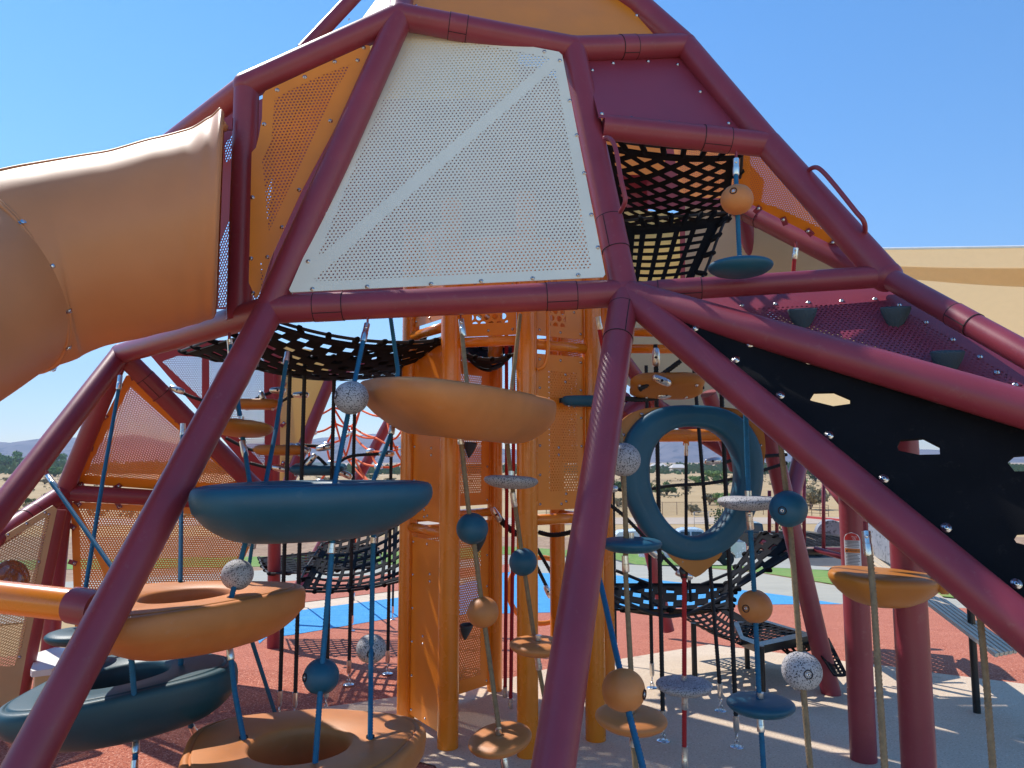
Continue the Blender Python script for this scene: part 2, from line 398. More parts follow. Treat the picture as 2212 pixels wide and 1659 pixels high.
sheet('blue_rubber_surface', gp((560, 1392), (573, 1380), (637, 1372), (866, 1333), (1100, 1326), (1322, 1321), (1597, 1307), (1820, 1306), (1710, 1289), (1541, 1267), (1320, 1242), (1090, 1236), (1000, 1262), (866, 1291), (627, 1322), (540, 1340)), .008, M_BLUE)
sheet('tan_rubber_band', gp((380, 1372), (540, 1340), (627, 1322), (866, 1291), (1000, 1262), (1000, 1248), (866, 1276), (637, 1305), (380, 1345)), .006, M_TAN)
sheet('red_rubber_band', gp((300, 1362), (380, 1345), (637, 1305), (866, 1276), (1000, 1248), (1100, 1236), (1100, 1218), (866, 1238), (600, 1258), (300, 1300)), .014, M_RED)
sheet('tan_rubber_surface', [tuple(G(940, 1659)[:2]), tuple(G(880, 1645)[:2]), tuple(G(567, 1549)[:2])]+gp((737, 1527), (865, 1508), (1110, 1466), (1326, 1429), (1532, 1395), (1641, 1408), (1795, 1428), (1948, 1446), (2025, 1458), (2212, 1481), (RIGHT, 1560))+[(7, -3), (-.2, -3), (-.1, 3.0)], .012, M_TAN)
# ---- far hills
def hills(name, dist, x0, x1, crest, m, depth=900):
    """crest: px -> height in px above the far plain; a rough mountain mass with spurs and gullies"""
    n = 150; rows = 14; vs = []; uv = []
    rnd = random.Random(name)
    ph = [(rnd.uniform(.004, .05), rnd.uniform(0, 6), rnd.uniform(.2, 1)) for _ in range(9)]
    for j in range(rows):
        f = j/(rows-1)
        for i in range(n):
            x = x0+(x1-x0)*i/(n-1)
            h = 0
            for (xa, ha), (xb, hb) in zip(crest, crest[1:]):
                if xa <= x <= xb: h = ha+(hb-ha)*(x-xa)/(xb-xa)
            rid = sum(a*math.sin(x*k*3+p+f*4*math.sin(p)) for k, p, a in ph)/9
            prof = math.sin(min(1, f/.62)*math.pi/2)**1.35 if f < .62 else math.cos((f-.62)/.38*math.pi/2)
            Y = dist+depth*(f-.62); X = (x-1106)/FPX*dist*(1+.0*f)
            z = -5.4+(h/FPX*dist*1.02+12)*prof*(1+.16*rid*(1-abs(f-.62)))+rid*3
            vs.append((X, Y, z if 0 < j < rows-1 else -8))
    mb = MB(); mb.add(vs, [[j*n+i, j*n+i+1, (j+1)*n+i+1, (j+1)*n+i] for j in range(rows-1) for i in range(n-1)])
    o = mb.build(name, m); return tag(o, kind='structure')
M_HILL = ground_mat('mountain_rock', ((.11, .09, .10), (.24, .19, .18)), .006, [((.07, .06, .07), .02, .55, 8)], bump=0)
hills('mountain_range', 3000, -700, 3100, [(-700, 30), (-60, 38), (40, 34), (75, 40), (110, 44), (160, 46), (230, 38), (300, 54), (380, 28), (600, 24), (700, 38), (740, 34), (790, 48), (850, 42), (880, 52), (960, 26), (1200, 20), (1330, 8), (1380, 18), (1400, 26), (1425, 44), (1462, 54), (1475, 50), (1505, 34), (1545, 16), (1600, 6), (1800, 8), (1990, 22), (2030, 18), (2300, 30), (3100, 26)], M_HILL)
hills('mountain_range', 4300, -700, 3100, [(-700, 16), (100, 30), (400, 24), (820, 54), (900, 40), (1100, 12), (1300, 8), (1440, 10), (1560, 14), (1700, 12), (2000, 14), (3100, 18)], M_HILL)
# ---- vegetation: leaf-sized faces spread through a lumpy volume, on real stems
M_LEAF = ground_mat('desert_foliage', ((.06, .095, .03), (.17, .22, .075)), 1.5, bump=0)
M_LEAF2 = ground_mat('fresh_foliage', ((.09, .17, .04), (.28, .38, .12)), 1.5, bump=0)
M_DRY = ground_mat('dry_brush', ((.24, .19, .10), (.38, .30, .17)), 1.5, bump=0)
M_BARK = mat('bark', (.10, .07, .05), .9, noise=.3)
def plant_mesh(seed, n=1500, flat=.95, leaf=.21, lumps=11):
    r = random.Random(seed); mb = MB(); cs = []
    for i in range(lumps):
        a = r.uniform(0, 6.28); q = r.random()**.5*.72
        cs.append((V((math.cos(a)*q, math.sin(a)*q, r.uniform(.35, 1.0)*flat)), r.uniform(.22, .42)))
    vs = []; fs = []
    for i in range(n):
        c, R = r.choice(cs); d = V((r.gauss(0, 1), r.gauss(0, 1), r.gauss(0, 1))).normalized()
        p = c+V((d.x*R, d.y*R, d.z*R*.75))*(r.random()**.35)
        if p.z < .04: p.z = r.uniform(.04, .25)
        u = V((r.gauss(0, 1), r.gauss(0, 1), r.gauss(0, 1))).normalized(); v2 = u.cross(d).normalized(); s = leaf*r.uniform(.4, 1)*.5
        k = len(vs); vs += [p-u*s, p+v2*s*.7, p+u*s, p-v2*s*.7]; fs.append([k, k+1, k+2, k+3])
    mb.add(vs, fs); return mb
def stem_mesh(seed, h=.5):
    r = random.Random(seed); mb = MB()
    for i in range(5):
        a = r.uniform(0, 6.28); q = r.uniform(.15, .5)
        tube(mb, [(0, 0, -.05), (math.cos(a)*q*.4, math.sin(a)*q*.4, h*.5), (math.cos(a)*q, math.sin(a)*q, h)], [.05, .035, .012], 6)
    return mb
PL = []
for s in range(4):
    PL.append((plant_mesh(s*7+1), stem_mesh(s)))
pmesh = {}
def plant(x, y, wpx, label, kindname='desert_bush', leafm=None, hs=1.0, s=0, group=None, cat='bush', base=None):
    g = G(x, y) if base is None else V(base); d = (g-V((0, 0, EYE))).length; Wd = wpx/FPX*d/2
    leafm = leafm or M_LEAF
    t = thing(kindname, g, label, cat, group)
    key = (s, leafm.name)
    if key not in pmesh:
        a = PL[s][0].build('crown', leafm, None, smooth=False); b = PL[s][1].build('trunk', M_BARK)
        pmesh[key] = (a.data, b.data); bpy.data.objects.remove(a); bpy.data.objects.remove(b)
    for nm, me in zip(('crown', 'trunk'), pmesh[key]):
        c = bpy.data.objects.new(nm, me); COL.objects.link(c); c.parent = t
    t.scale = (Wd, Wd, Wd*hs); t.rotation_euler = (0, 0, random.uniform(0, 6))
    return t
def where(x):
    return ('seen at the far left edge' if x < 60 else 'seen left of the orange tower' if x < 880 else 'seen between the tower posts' if x < 1340 else 'seen through the blue ring' if x < 1640 else 'seen beside the right hand posts')
bush_spots = [  # x, y of foot, width px, kind, height scale, mesh
 (1398, 1062, 46, 0, .8, 0), (1440, 1070, 62, 0, .8, 1), (1488, 1062, 30, 2, .8, 2), (1505, 1047, 40, 1, .8, 3), (1545, 1045, 60, 1, .85, 0), (1572, 1048, 34, 1, .9, 1),
 (1532, 1090, 46, 2, .9, 2), (1570, 1094, 60, 1, .8, 3), (1500, 1112, 34, 2, 1.1, 1), (1492, 1101, 20, 2, 1, 0), (1336, 1060, 40, 0, .9, 2), (1334, 1094, 40, 2, .8, 3), (1640, 1030, 50, 0, .7, 0),
 (1712, 1050, 60, 1, .9, 1), (1750, 1100, 70, 2, 1.2, 2), (1762, 1040, 50, 0, .9, 3), (1800, 1046, 50, 1, .8, 0), (1610, 1062, 40, 0, .8, 1),
 (700, 1042, 36, 2, .6, 0), (660, 1046, 30, 0, .5, 1), (745, 1030, 26, 2, .6, 2), (800, 1034, 40, 0, .4, 3), (840, 1040, 36, 2, .4, 0), (690, 1020, 30, 0, .4, 2), (776, 1022, 30, 0, .35, 1), (628, 1036, 30, 2, .5, 3),
 (20, 1040, 26, 2, .5, 0), (50, 1060, 34, 0, .5, 1), (96, 1046, 30, 2, .6, 2), (10, 1076, 40, 2, .5, 3), (60, 1090, 36, 0, .6, 0), (118, 1030, 40, 1, .8, 1)]
SZ = ['dark olive', 'bright green', 'dry brown']
for i, (x, y, wp, k, hs, s) in enumerate(bush_spots):
    nb = 'wide' if wp > 48 else 'small' if wp < 32 else 'rounded'
    dep = 'far out' if y < 1042 else 'half way out' if y < 1068 else 'near the fence'
    plant(x, y, wp, f'{nb} {SZ[k]} desert bush {dep}, {where(x)}', 'desert_bush', [M_LEAF, M_LEAF2, M_DRY][k], hs, s, 'bushes on the dry plain')
# trees at the left edge
for i, (x, wp, hs) in enumerate(((-40, 70, 1.0), (18, 64, 1.0), (62, 54, 1.05), (112, 50, 1.15), (148, 44, .9))):
    plant(x, 1018, wp, ['leafy green tree at the far left edge of the view', 'tall rounded green tree left of the purple leg on the horizon', 'green tree half hidden by the leftmost leg', 'green tree in the gap behind the leftmost leg', 'small green tree right of the leftmost leg'][i], 'desert_tree', M_LEAF2, hs, i % 4, 'trees on the left skyline', 'tree')
# far belt of trees reads as one mass
fb = MB(); r = random.Random(3)
vs = []; fs = []
for i in range(15000):
    Y = r.uniform(360, 620); X = (r.uniform(-500, 2700)-1106)/FPX*Y
    cl = math.sin(X*.013+Y*.01)+math.sin(X*.031+2)*.7
    if cl < -.5 and r.random() < .7: continue
    h = r.uniform(.5, 1)*(4.2+cl*1.6); p = V((X+r.gauss(0, 2), Y, zg(Y)+r.random()*h)); s = r.uniform(.7, 1.7)
    u = V((r.gauss(0, 1), r.gauss(0, .3), r.gauss(0, 1))).normalized()*s; q = V((-u.z, r.gauss(0, .3), u.x))
    k = len(vs); vs += [p-u, p+q, p+u, p-q]; fs.append([k, k+1, k+2, k+3])
fb.add(vs, fs); tag(fb.build('far_tree_belt', M_LEAF, smooth=False), kind='stuff')
# low scrub scattered over the plain
sb = MB(); vs = []; fs = []
for i in range(3000):
    Y = 66+r.random()**1.6*420; X = (r.uniform(-300, 2500)-1106)/FPX*Y
    if math.sin(X*.06+Y*.045)+math.sin(X*.021-Y*.03+1) < .15: continue
    c = V((X, Y, zg(Y))); R = r.uniform(.3, 1.0)
    for j in range(7):
        p = c+V((r.gauss(0, R*.5), r.gauss(0, R*.5), r.random()*R*.8)); s = R*.28
        u = V((r.gauss(0, 1), r.gauss(0, 1), r.gauss(0, 1))).normalized()*s; q = V((-u.z, u.y, u.x))
        k = len(vs); vs += [p-u, p+q, p+u, p-q]; fs.append([k, k+1, k+2, k+3])
sb.add(vs, fs); tag(sb.build('desert_scrub', M_DRY, smooth=False), kind='stuff')
# far houses
M_HOUSE = mat('house_wall', (.5, .44, .36), .8); M_ROOF = mat('house_roof', (.55, .5, .46), .8)
for i, (x, Y, wd) in enumerate(((1462, 430, 8), (1420, 560, 11), (752, 520, 12), (700, 600, 12))):
    X = (x-1106)/FPX*Y; z = zg(Y)
    t = thing('house', (X, Y, z), ['low house with a pale roof, seen right of centre in the blue ring', 'low house among trees, seen left of centre in the blue ring', 'long pale house on the plain, right one left of the tower', 'long pale house on the plain, left one beside the yellow panel'][i], 'house', 'houses far out on the plain')
    b = MB(); box(b, (X, Y, z+1.3), (wd, 7, 2.6)); b.build('wall', M_HOUSE, t, smooth=False)
    b = MB(); h = V((X, Y, z+2.6)); a = wd/2+.5
    b.add([h+V((-a, -5, 0)), h+V((a, -5, 0)), h+V((a, 5, 0)), h+V((-a, 5, 0)), h+V((-a*.6, 0, 2)), h+V((a*.6, 0, 2))], [[0, 1, 5, 4], [2, 3, 4, 5], [1, 2, 5], [3, 0, 4], [0, 3, 2, 1]])
    b.build('roof', M_ROOF, t, smooth=False)
# utility pole and pylon on the skyline
for x, Y, h, lab in ((48, 420, 9, 'thin wooden utility pole rising left of the leftmost leg'), (1517, 900, 22, 'thin lattice pylon rising beyond the blue ring')):
    X = (x-1106)/FPX*Y; b = MB(); tube(b, [(X, Y, zg(Y)), (X, Y, zg(Y)+h)], [.22, .12], 8)
    box(b, (X, Y, zg(Y)+h*.92), (3.4, .2, .2)); box(b, (X, Y, zg(Y)+h*.8), (2.6, .2, .2))
    tag(b.build('utility_pole', BLACKM if Y > 600 else M_BARK), lab, 'pole')
# chain link fence
FA, FB = G(1180, 1113), G(1680, 1112)
ft = thing('chain_link_fence', (FA+FB)/2, 'rusty wire fence with thin posts crossing the dry grass behind the ring', 'fence')
M_RUST = mat('rusty_post', (.20, .12, .08), .8)
WIRE = holes(mat('fence_wire', (.30, .24, .18), .6, metal=.3), 'fence_wire_mesh', 'slot', (.10, .10), (.046, .046, 1), rot=.785)
npost = 16; dv = (FB-FA)/npost
for i in range(npost+1):
    b = MB(); p = FA+dv*i; tube(b, [p, p+V((0, 0, 1.55))], .035, 8); b.build('post', M_RUST, ft)
b = MB(); tube(b, [FA+V((0, 0, 1.5)), FB+V((0, 0, 1.5))], .025, 6); b.build('rail', M_RUST, ft)
b = MB(); L = (FB-FA).length; b.add([FA, FB, FB+V((0, 0, 1.48)), FA+V((0, 0, 1.48))], [[0, 1, 2, 3]], 0, [(0, 0), (L, 0), (L, 1.5), (0, 1.5)]); b.build('wire_mesh', WIRE, ft, smooth=False)
def rail_fence(A, B, h, n, rails, m, label, rt=.04):
    t = thing('railing', (A+B)/2, label, 'railing')
    for i in range(n+1):
        b = MB(); p = A+(B-A)*i/n; tube(b, [p, p+V((0, 0, h))], rt, 8); b.build('post', m, t)
    for k in range(rails):
        b = MB(); z = V((0, 0, h*(k+1)/rails)); tube(b, [A+z, B+z], rt*.8, 6); b.build('rail', m, t)
rail_fence(G(1500, 1141), G(1620, 1136), 1.5, 4, 3, mat('pale_railing', (.55, .5, .45), .6), 'pale pipe railing behind the parked trucks at the right of the ring', .03)
rail_fence(G(1736, 1113), G(1790, 1116), 1.3, 3, 4, M_RUST, 'dark pipe railing above the red kerb, between the purple balusters')
# young trees in the verge
for i, (x, y) in enumerate(((1556, 1178), (1690, 1180), (1712, 1168))):
    g = G(x, y); t = thing('sapling', g, ['staked sapling behind the silver truck bed', 'thin sapling left of the purple balusters', 'thin sapling between the purple balusters'][i], 'sapling', 'saplings by the car park')
    b = MB(); tube(b, [g, g+V((.05, 0, 1.2)), g+V((0, 0, 2.4))], [.035, .03, .015], 6); b.build('trunk', M_BARK, t)
    b = MB(); vs = []; fs = []; r = random.Random(i)
    for j in range(160):
        p = g+V((r.gauss(0, .3), r.gauss(0, .3), r.uniform(1.2, 2.7))); u = V((r.gauss(0, 1), r.gauss(0, 1), r.gauss(0, 1))).normalized()*.08; q = V((-u.z, u.y, u.x)); k = len(vs)
        vs += [p-u, p+q, p+u, p-q]; fs.append([k, k+1, k+2, k+3])
    b.add(vs, fs); b.build('crown', M_LEAF, t, smooth=False)
# ---- vehicles
def side_body(prof, w, tuck=.06):
    """closed side outline (x, z) swept across width with tucked-in upper body"""
    mb = MB(); n = len(prof); vs = []
    zt = max(p[1] for p in prof); zb = .95
    for sy, in ((-1,), (1,)):
        for x, z in prof:
            k = max(0, (z-zb)/(zt-zb)) if zt > zb else 0
            vs.append((x, sy*(w/2-tuck*3*k), z))
    mb.add(vs, [[i, (i+1) % n, n+(i+1) % n, n+i] for i in range(n)])
    tri = tessellate_polygon([[V((x, z, 0)) for x, z in prof]])
    mb.f += [list(t) for t in tri]+[[k+n for k in t][::-1] for t in tri]; mb.m += [0]*2*len(tri); mb.uv += [[(0, 0)]*3]*2*len(tri)
    return mb
def place(mb, T): mb.v = [tuple(T @ V(q)) for q in mb.v]; return mb
def wheel(t, T, x, y, R):
    c = MB(); s = 1 if y > 0 else -1
    lathe(c, [(R*.6, -.12), (R*.95, -.12), (R, -.08), (R, .08), (R*.95, .12), (R*.62, .12)], (x, y, R), (0, s, 0), 28)
    o = place(c, T).build('wheel', TYRE, t)
    c = MB(); lathe(c, [(R*.62, .06), (R*.62, .10), (R*.5, .085), (R*.2, .10), (R*.12, .13)], (x, y, R), (0, s, 0), 24)
    place(c, T).build('rim', ALU, o)
def pickup(g, yaw, paint, label, length=5.8):
    t = thing('pickup_truck', g, label, 'pickup truck', 'pickup trucks in the car park'); T = Matrix.Translation(g) @ Matrix.Rotation(yaw, 4, 'Z')
    def arch(cx, R): return [(cx+R*math.cos(a), .42+R*math.sin(a)) for a in [math.pi*k/8 for k in range(9)]]
    low = [(-2.9, .55), (-2.9, 1.15), (-2.85, 1.30), (-.75, 1.30), (-.75, 1.32), (1.25, 1.32), (2.7, 1.20), (2.9, 1.0), (2.9, .45)]
    prof = low[:]+[(2.45, .42)]+arch(1.95, .48)+[(1.4, .42), (-1.35, .42)]+arch(-1.85, .48)+[(-2.4, .45)]
    place(side_body(prof, 1.98, 0), T).build('body', paint, t, smooth=False)
    cab = [(-.72, 1.325), (-.68, 1.90), (-.4, 1.96), (.35, 1.95), (.6, 1.88), (1.2, 1.325)]
    c = MB(); c = place(side_body(cab, 1.86, .07), T); co = c.build('cab', paint, t, smooth=False)
    for sy in (-1, 1):
        for a, b2 in ((-.6, -.02), (.06, .95)):
            k = 0.30
            x2 = b2 if a < 0 else .55
            w2 = MB(); y0 = sy*.905; y1 = sy*.80
            w2.add([(a, y0+sy*.0, 1.38), (b2, y0, 1.38), (x2, y1+sy*.03, 1.84), (a+.03, y1+sy*.03, 1.84)], [[0, 1, 2, 3]])
            place(w2, T).build('side_window', GLASS, t, smooth=False)
    w2 = MB(); w2.add([(-.735, -.78, 1.42), (-.735, .78, 1.42), (-.70, .7, 1.84), (-.70, -.7, 1.84)], [[0, 1, 2, 3]]); place(w2, T).build('rear_window', GLASS, t, smooth=False)
    b = MB(); box(b, (-1.82, 0, 1.306), (2.0, 1.7, .02)); place(b, T).build('bed_opening', BLACKM, t, smooth=False)
    for sy in (-1, 1):
        b = MB(); box(b, (-2.90, sy*.88, 1.0), (.06, .18, .42)); place(b, T).build('tail_lamp', TAILL, t, smooth=False)
        b = MB(); box(b, (.75, sy*1.08, 1.42), (.15, .2, .2)); place(b, T).build('mirror', BLACKM, t, smooth=False)
    b = MB(); box(b, (-2.98, 0, .62), (.16, 1.9, .16)); place(b, T).build('bumper', ALU, t, smooth=False)
    for x in (-1.85, 1.95):
        for sy in (-1, 1): wheel(t, T, x, sy*.86, .40)
    return t
g0 = G(1572, 1222)
pickup(g0+V((-1.85, .9, 0)), math.radians(174), TRUCKS, 'silver pickup truck with red tail lamp, parked below the blue ring')
g1 = G(1478, 1192)
pickup(g1+V((-1.5, 2, 0)), math.radians(176), TRUCKW, 'white pickup truck whose cab shows at the foot of the blue ring opening')
g2 = G(1600, 1196)
pickup(g2+V((1.2, 1.5, 0)), math.radians(170), mat('black_car_paint', (.02, .02, .022), .2, coat=.8), 'black pickup truck parked behind the silver one')
def car(g, yaw, paint, label):
    t = thing('parked_car', g, label, 'car'); T = Matrix.Translation(g) @ Matrix.Rotation(yaw, 4, 'Z')
    prof = [(-2.2, .4), (-2.25, .9), (-1.9, 1.0), (-1.3, 1.45), (.2, 1.48), (1.0, 1.0), (2.1, .85), (2.25, .5), (2.1, .35), (1.8, .35), (1.65, .65), (1.4, .72), (1.15, .65), (1.0, .3), (-1.0, .3), (-1.15, .65), (-1.4, .72), (-1.65, .65), (-1.8, .35)]
    place(side_body(prof, 1.8, .05), T).build('body', paint, t, smooth=False)
    for sy in (-1, 1):
        w2 = MB(); w2.add([(-1.25, sy*.865, 1.02), (.75, sy*.865, 1.02), (.15, sy*.80, 1.4), (-1.1, sy*.80, 1.4)], [[0, 1, 2, 3]]); place(w2, T).build('side_window', GLASS, t, smooth=False)
    for x in (-1.4, 1.4):
        for sy in (-1, 1): wheel(t, T, x, sy*.80, .33)
g3 = G(1772, 1203); car(g3+V((-1.4, 1, 0)), 0, CARR, 'dark red car whose alloy wheel shows under the purple railing platform')
# ================================================================ CLIMBING FRAME
def zext(a, b, z=0):
    """extend the line a->b to height z"""
    t = (z-a.z)/(b.z-a.z); return a+(b-a)*t
fr = thing('climbing_tower', (0, 2.6, 0), 'large faceted purple steel tube climbing frame with bolted panels, filling the view', 'climbing tower')
RT = .0635
def member(a, b, r=RT, name='beam', sleeves=(), label=None, mid=None, parent=fr, m=PURPLE, ext=0):
    mb = MB(); a = V(a); b = V(b)
    if ext: d = (b-a).normalized()*ext; a = a-d; b = b+d
    tube(mb, [a, b], r, 32)
    d = (b-a); L = d.length; dn = d/L
    for s0, s1 in sleeves:                        # bolted half-shell coupling: raised skin with dark joints
        p0 = a+d*s0; p1 = a+d*s1
        tube(mb, [p0, p1], r+.0022, 32)
        for p in (p0, p1): tube(mb, [p-dn*.0012, p+dn*.0022], r+.0026, 32, mi=1)
        x, y, z = basis(dn)
        q = (V((0, 0, EYE))-(p0+p1)/2); q = (q-dn*q.dot(dn)).normalized(); q2 = dn.cross(q)
        if q2.z > 0: q2 = -q2
        c = (q*.93+q2*.37)*(r+.0026)
        rot = Matrix((dn, q2, q)).transposed()
        box(mb, (p0+p1)/2+c, ((p1-p0).length, .0035, .003), rot, 1)
    o = mb.build(name, [m, DARKGAP], parent, sharp=40)
    if label: tag(o, label)
    return o
nA = P(262, 764, 4.75); nB = P(582, 669, 3.32); nC = P(1350, 633, 3.38); nD = P(1914, 597, 3.22)
nE = P(533, 186, 3.58); nF = P(865, 36, 3.68); nG = P(1238, 106, 3.80); nH = P(1480, 99, 4.02)
nI = P(1660, 313, 3.66); nJ = P(1302, 274, 3.62)
member(nF, nG, sleeves=[(.275, .375)]); member(nE, nF); member(nG, nH, sleeves=[(.40, .53)]); member(nF, nB, ext=.0)
member(nB, nC, .0635, sleeves=[(.125, .205), (.775, .86)]); member(nA, nB, .0635); member(nC, nD, .048, sleeves=[(.13, .30)])
member(nG, nC, .0635, sleeves=[(.72, .84)]); member(nH, nI); member(nI, nD, .0655); member(nJ, nI, .061, sleeves=[(.60, .76)])
member(nE, P(517, 692, 3.5), .059, 'post')
for p, r in ((nF, .0655), (nE, .064), (nG, .0655), (nB, .067), (nC, .070), (nH, .065), (nD, .068), (nI, .066), (nA, .066)):
    mb = MB(); lathe(mb, [(r*math.sin(a), -r*math.cos(a)) for a in [math.pi*(k+.3)/12.6 for k in range(13)]], p, seg=24); mb.build('welded_joint', PURPLE, fr)
# legs to the ground
def leg(a, far, r=RT, **k):
    g = zext(a, far, -.15); o = member(a, g, r, 'leg', **k); return g
leg(nB, P(54, 1659, 2.18)); leg(nC, P(1195, 1659, 2.10), sleeves=[(.035, .10)]); leg(nA, P(0, 1104, 3.7))
L1a, L1b = nC, P(2300, 909, 2.30); L2a, L2b = nC, P(2212, 1356, 2.08)
member(L1a, L1a+(L1b-L1a)*1.5, RT); leg(L2a, L2b)
Db = P(2300, 813, 2.45); member(nD, nD+(Db-nD)*1.4, .046, sleeves=[(.32, .40)])
# upper tubes
member(nH, P(1388, 17, 4.15)); member(P(1388, 17, 4.15), P(1300, -45, 4.25)); member(P(1388, 17, 4.15), P(1325, -70, 4.4))
member(nF, P(873, -110, 4.2), .060); member(nE, P(300, 362, 4.3), .057); member(P(655, 110, 5.3), P(815, -60, 5.5), .05)
apex = V((-.35, 5.4, 5.6))
# back-side structure
N1 = P(138, 1064, 4.9)
member(nA, P(570, 1072, 5.3), .061, sleeves=[(.15, .26)]); member(nA, N1, .055); member(N1, P(560, 1088, 5.4), .054)
member(N1, P(-20, 1170, 4.2), .058, sleeves=[(.45, .58)]); leg(N1, P(108, 1400, 4.95), .055)
member(P(124, 1100, 4.7), P(58, 1420, 4.55), .055, 'leg'); member(P(58, 1420, 4.55), zext(P(124, 1100, 4.7), P(58, 1420, 4.55), -.1), .055, 'leg')
member(P(597, 740, 6.5), zext(P(597, 740, 6.5), P(594, 1043, 6.5), -.2), .055, 'leg')
member(P(726, 790, 6.5), P(612, 1070, 6.2), .05); leg(P(842, 908, 8.6), P(772, 1036, 8.6), .060)
member(P(842, 908, 8.6), P(895, 820, 8.6), .06); member(P(700, 800, 8), P(860, 780, 8), .055)
member(P(1003, 770, 6.2), P(1070, 742, 6.0), .06)
# right rear
leg(P(1375, 1080, 7.3), P(1448, 1376, 7.2), .055)
leg(P(1660, 930, 4.9), P(1800, 1517, 4.75), .061)
member(P(1640, 830, 5.4), P(1704, 1120, 4.9), .058); member(P(1752, 900, 5.6), P(1700, 1110, 4.9), .058)
member(P(1395, 862, 5.6), P(1610, 1000, 5.6), .058, sleeves=[(.5, .6)]); member(P(1352, 862, 5.6), P(1300, 900, 5.4), .06); member(P(1395, 862, 5.6), P(1345, 905, 5.4), .075)
member(P(1350, 780, 5.3), P(1440, 900, 5.6), .05); member(P(1530, 850, 5.2), P(1590, 1010, 5.4), .055)
member(P(1580, 440, 5.0), P(1880, 592, 4.2), .064, sleeves=[(.15, .24)]); member(P(1608, 452, 5.2), P(1650, 640, 5.2), .075)
# ---- bolts
def bolt_mesh(big=False):
    mb = MB(); r = .0072 if not big else .0095; R = .0098 if not big else .0175
    lathe(mb, [(R, 0), (R, .0022), (r*1.1, .0024), (r*1.08, .003)], (0, 0, 0), seg=20)
    lathe(mb, [(r, .003), (r*.97, .0045), (r*.75, .0065), (r*.42, .0078), (r*.36, .0080), (r*.34, .005)], (0, 0, 0), seg=20)
    lathe(mb, [(r*.36, .0079), (r*.33, .0083)], (0, 0, 0), seg=6, mi=1)
    o = mb.build('bolt', [STEEL, DARKGAP]); me = o.data; bpy.data.objects.remove(o); return me
BOLT = bolt_mesh(); BOLTB = bolt_mesh(True)
def bolt(p, n, parent, me=BOLT, sc=1):
    o = bpy.data.objects.new('bolt', me); COL.objects.link(o); o.parent = parent
    o.matrix_parent_inverse = Matrix.Translation(-V(parent.location))
    o.location = p; o.rotation_mode = 'QUATERNION'; o.rotation_quaternion = V(n).to_track_quat('Z', 'Y'); o.scale = (sc,)*3; return o
def panel(name, plane, outline, fills, mats, bolts=(), cuts=(), th=.005, parent=fr, label=None, bm=BOLT, off=0, bsc=1, tabs=False):
    mb = MB()
    ring = [plane(x, y, off) for x, y in outline]
    slab(mb, ring, plane.n, th, [[plane(x, y, off) for x, y in c] for c in cuts], [[plane(x, y, off) for x, y in f] for f in fills], plane)
    o = mb.build(name, mats, parent, smooth=False)
    if label: tag(o, label)
    for x, y in bolts:
        q = plane(x, y, off)
        if tabs:
            cq = sum(ring, V((0, 0, 0)))/len(ring); dr = (q-cq); dr = (dr-plane.n*dr.dot(plane.n)).normalized()
            e_ = MB(); s_ = plane.n.cross(dr); rot = Matrix((dr, s_, plane.n)).transposed(); box(e_, q+dr*.012+plane.n*.010, (.05, .030, .014), rot); e_.build('clip', PURPLE2, o, smooth=False)
            q = q+plane.n*.017
        bolt(q+plane.n*.0005, plane.n, o, bm, bsc)
    return o
def along(pts, n):
    """n points evenly spread along a pixel polyline"""
    L = [0]
    for a, b in zip(pts, pts[1:]): L.append(L[-1]+math.hypot(b[0]-a[0], b[1]-a[1]))
    out = []
    for i in range(n):
        s = L[-1]*i/(n-1) if n > 1 else 0
        for k in range(len(pts)-1):
            if s <= L[k+1]+1e-6:
                t = (s-L[k])/(L[k+1]-L[k]); out.append((pts[k][0]+(pts[k+1][0]-pts[k][0])*t, pts[k][1]+(pts[k+1][1]-pts[k][1])*t)); break
    return out
def rnd(pts, k=.12):
    """soften polygon corners"""
    out = []; n = len(pts)
    for i in range(n):
        a, b, c = pts[i-1], pts[i], pts[(i+1) % n]
        for q, s in ((a, 1), (c, 1)):
            L = math.hypot(q[0]-b[0], q[1]-b[1]); f = min(.35, 6/L)
            out.append((b[0]+(q[0]-b[0])*f, b[1]+(q[1]-b[1])*f))
    return out
pf = Pl((590, 650, 3.33), (1325, 612, 3.37), (1228, 108, 3.78)); OFF = .045
cb = [(886, 70), (920, 76), (1003, 91), (1092, 109), (1175, 126), (1208, 145), (1229, 231), (1244, 305), (1260, 386), (1275, 475), (1289, 545), (1247, 604), (1150, 611), (1040, 617), (933, 623), (797, 629), (680, 634), (671, 575), (706, 470), (742, 391), (770, 326), (801, 254), (829, 189), (855, 129), (870, 98)]
panel('perforated_panel', pf, rnd([(878, 63), (1212, 127), (1306, 608), (628, 641)]),
      [[(892, 83), (1181, 137), (1187, 141), (700, 560), (692, 563), (740, 446), (780, 345), (837, 213)], [(1198, 160), (1275, 585), (1272, 589), (744, 615), (682, 617), (684, 612)]],
      [CREAM, P_CREAM], cb, off=OFF, label='cream perforated front panel with a plain diagonal band')
p1 = Pl((548, 648, 3.40), (794, 104, 3.66), (566, 206, 3.54))
panel('perforated_panel', p1, rnd([(570, 206), (680, 155), (796, 103), (802, 112), (740, 255), (653, 418), (588, 560), (560, 646), (541, 649)])[:-2]+[(540, 614), (546, 335), (555, 325), (561, 302), (568, 262)],
      [[(595, 220), (632, 199), (690, 172), (760, 145), (732, 191), (683, 296), (632, 400), (605, 457), (582, 507), (573, 400), (568, 353), (588, 311)], [(565, 560), (572, 610), (566, 625)]],
      [ORSHEET, P_ORANGE], [(601, 202), (660, 174), (724, 141), (786, 111), (773, 138), (715, 268), (648, 416), (611, 496), (580, 560), (549, 637), (573, 275), (548, 432), (545, 563)], off=.03, label='orange perforated panel, narrow, at the left of the cream one')
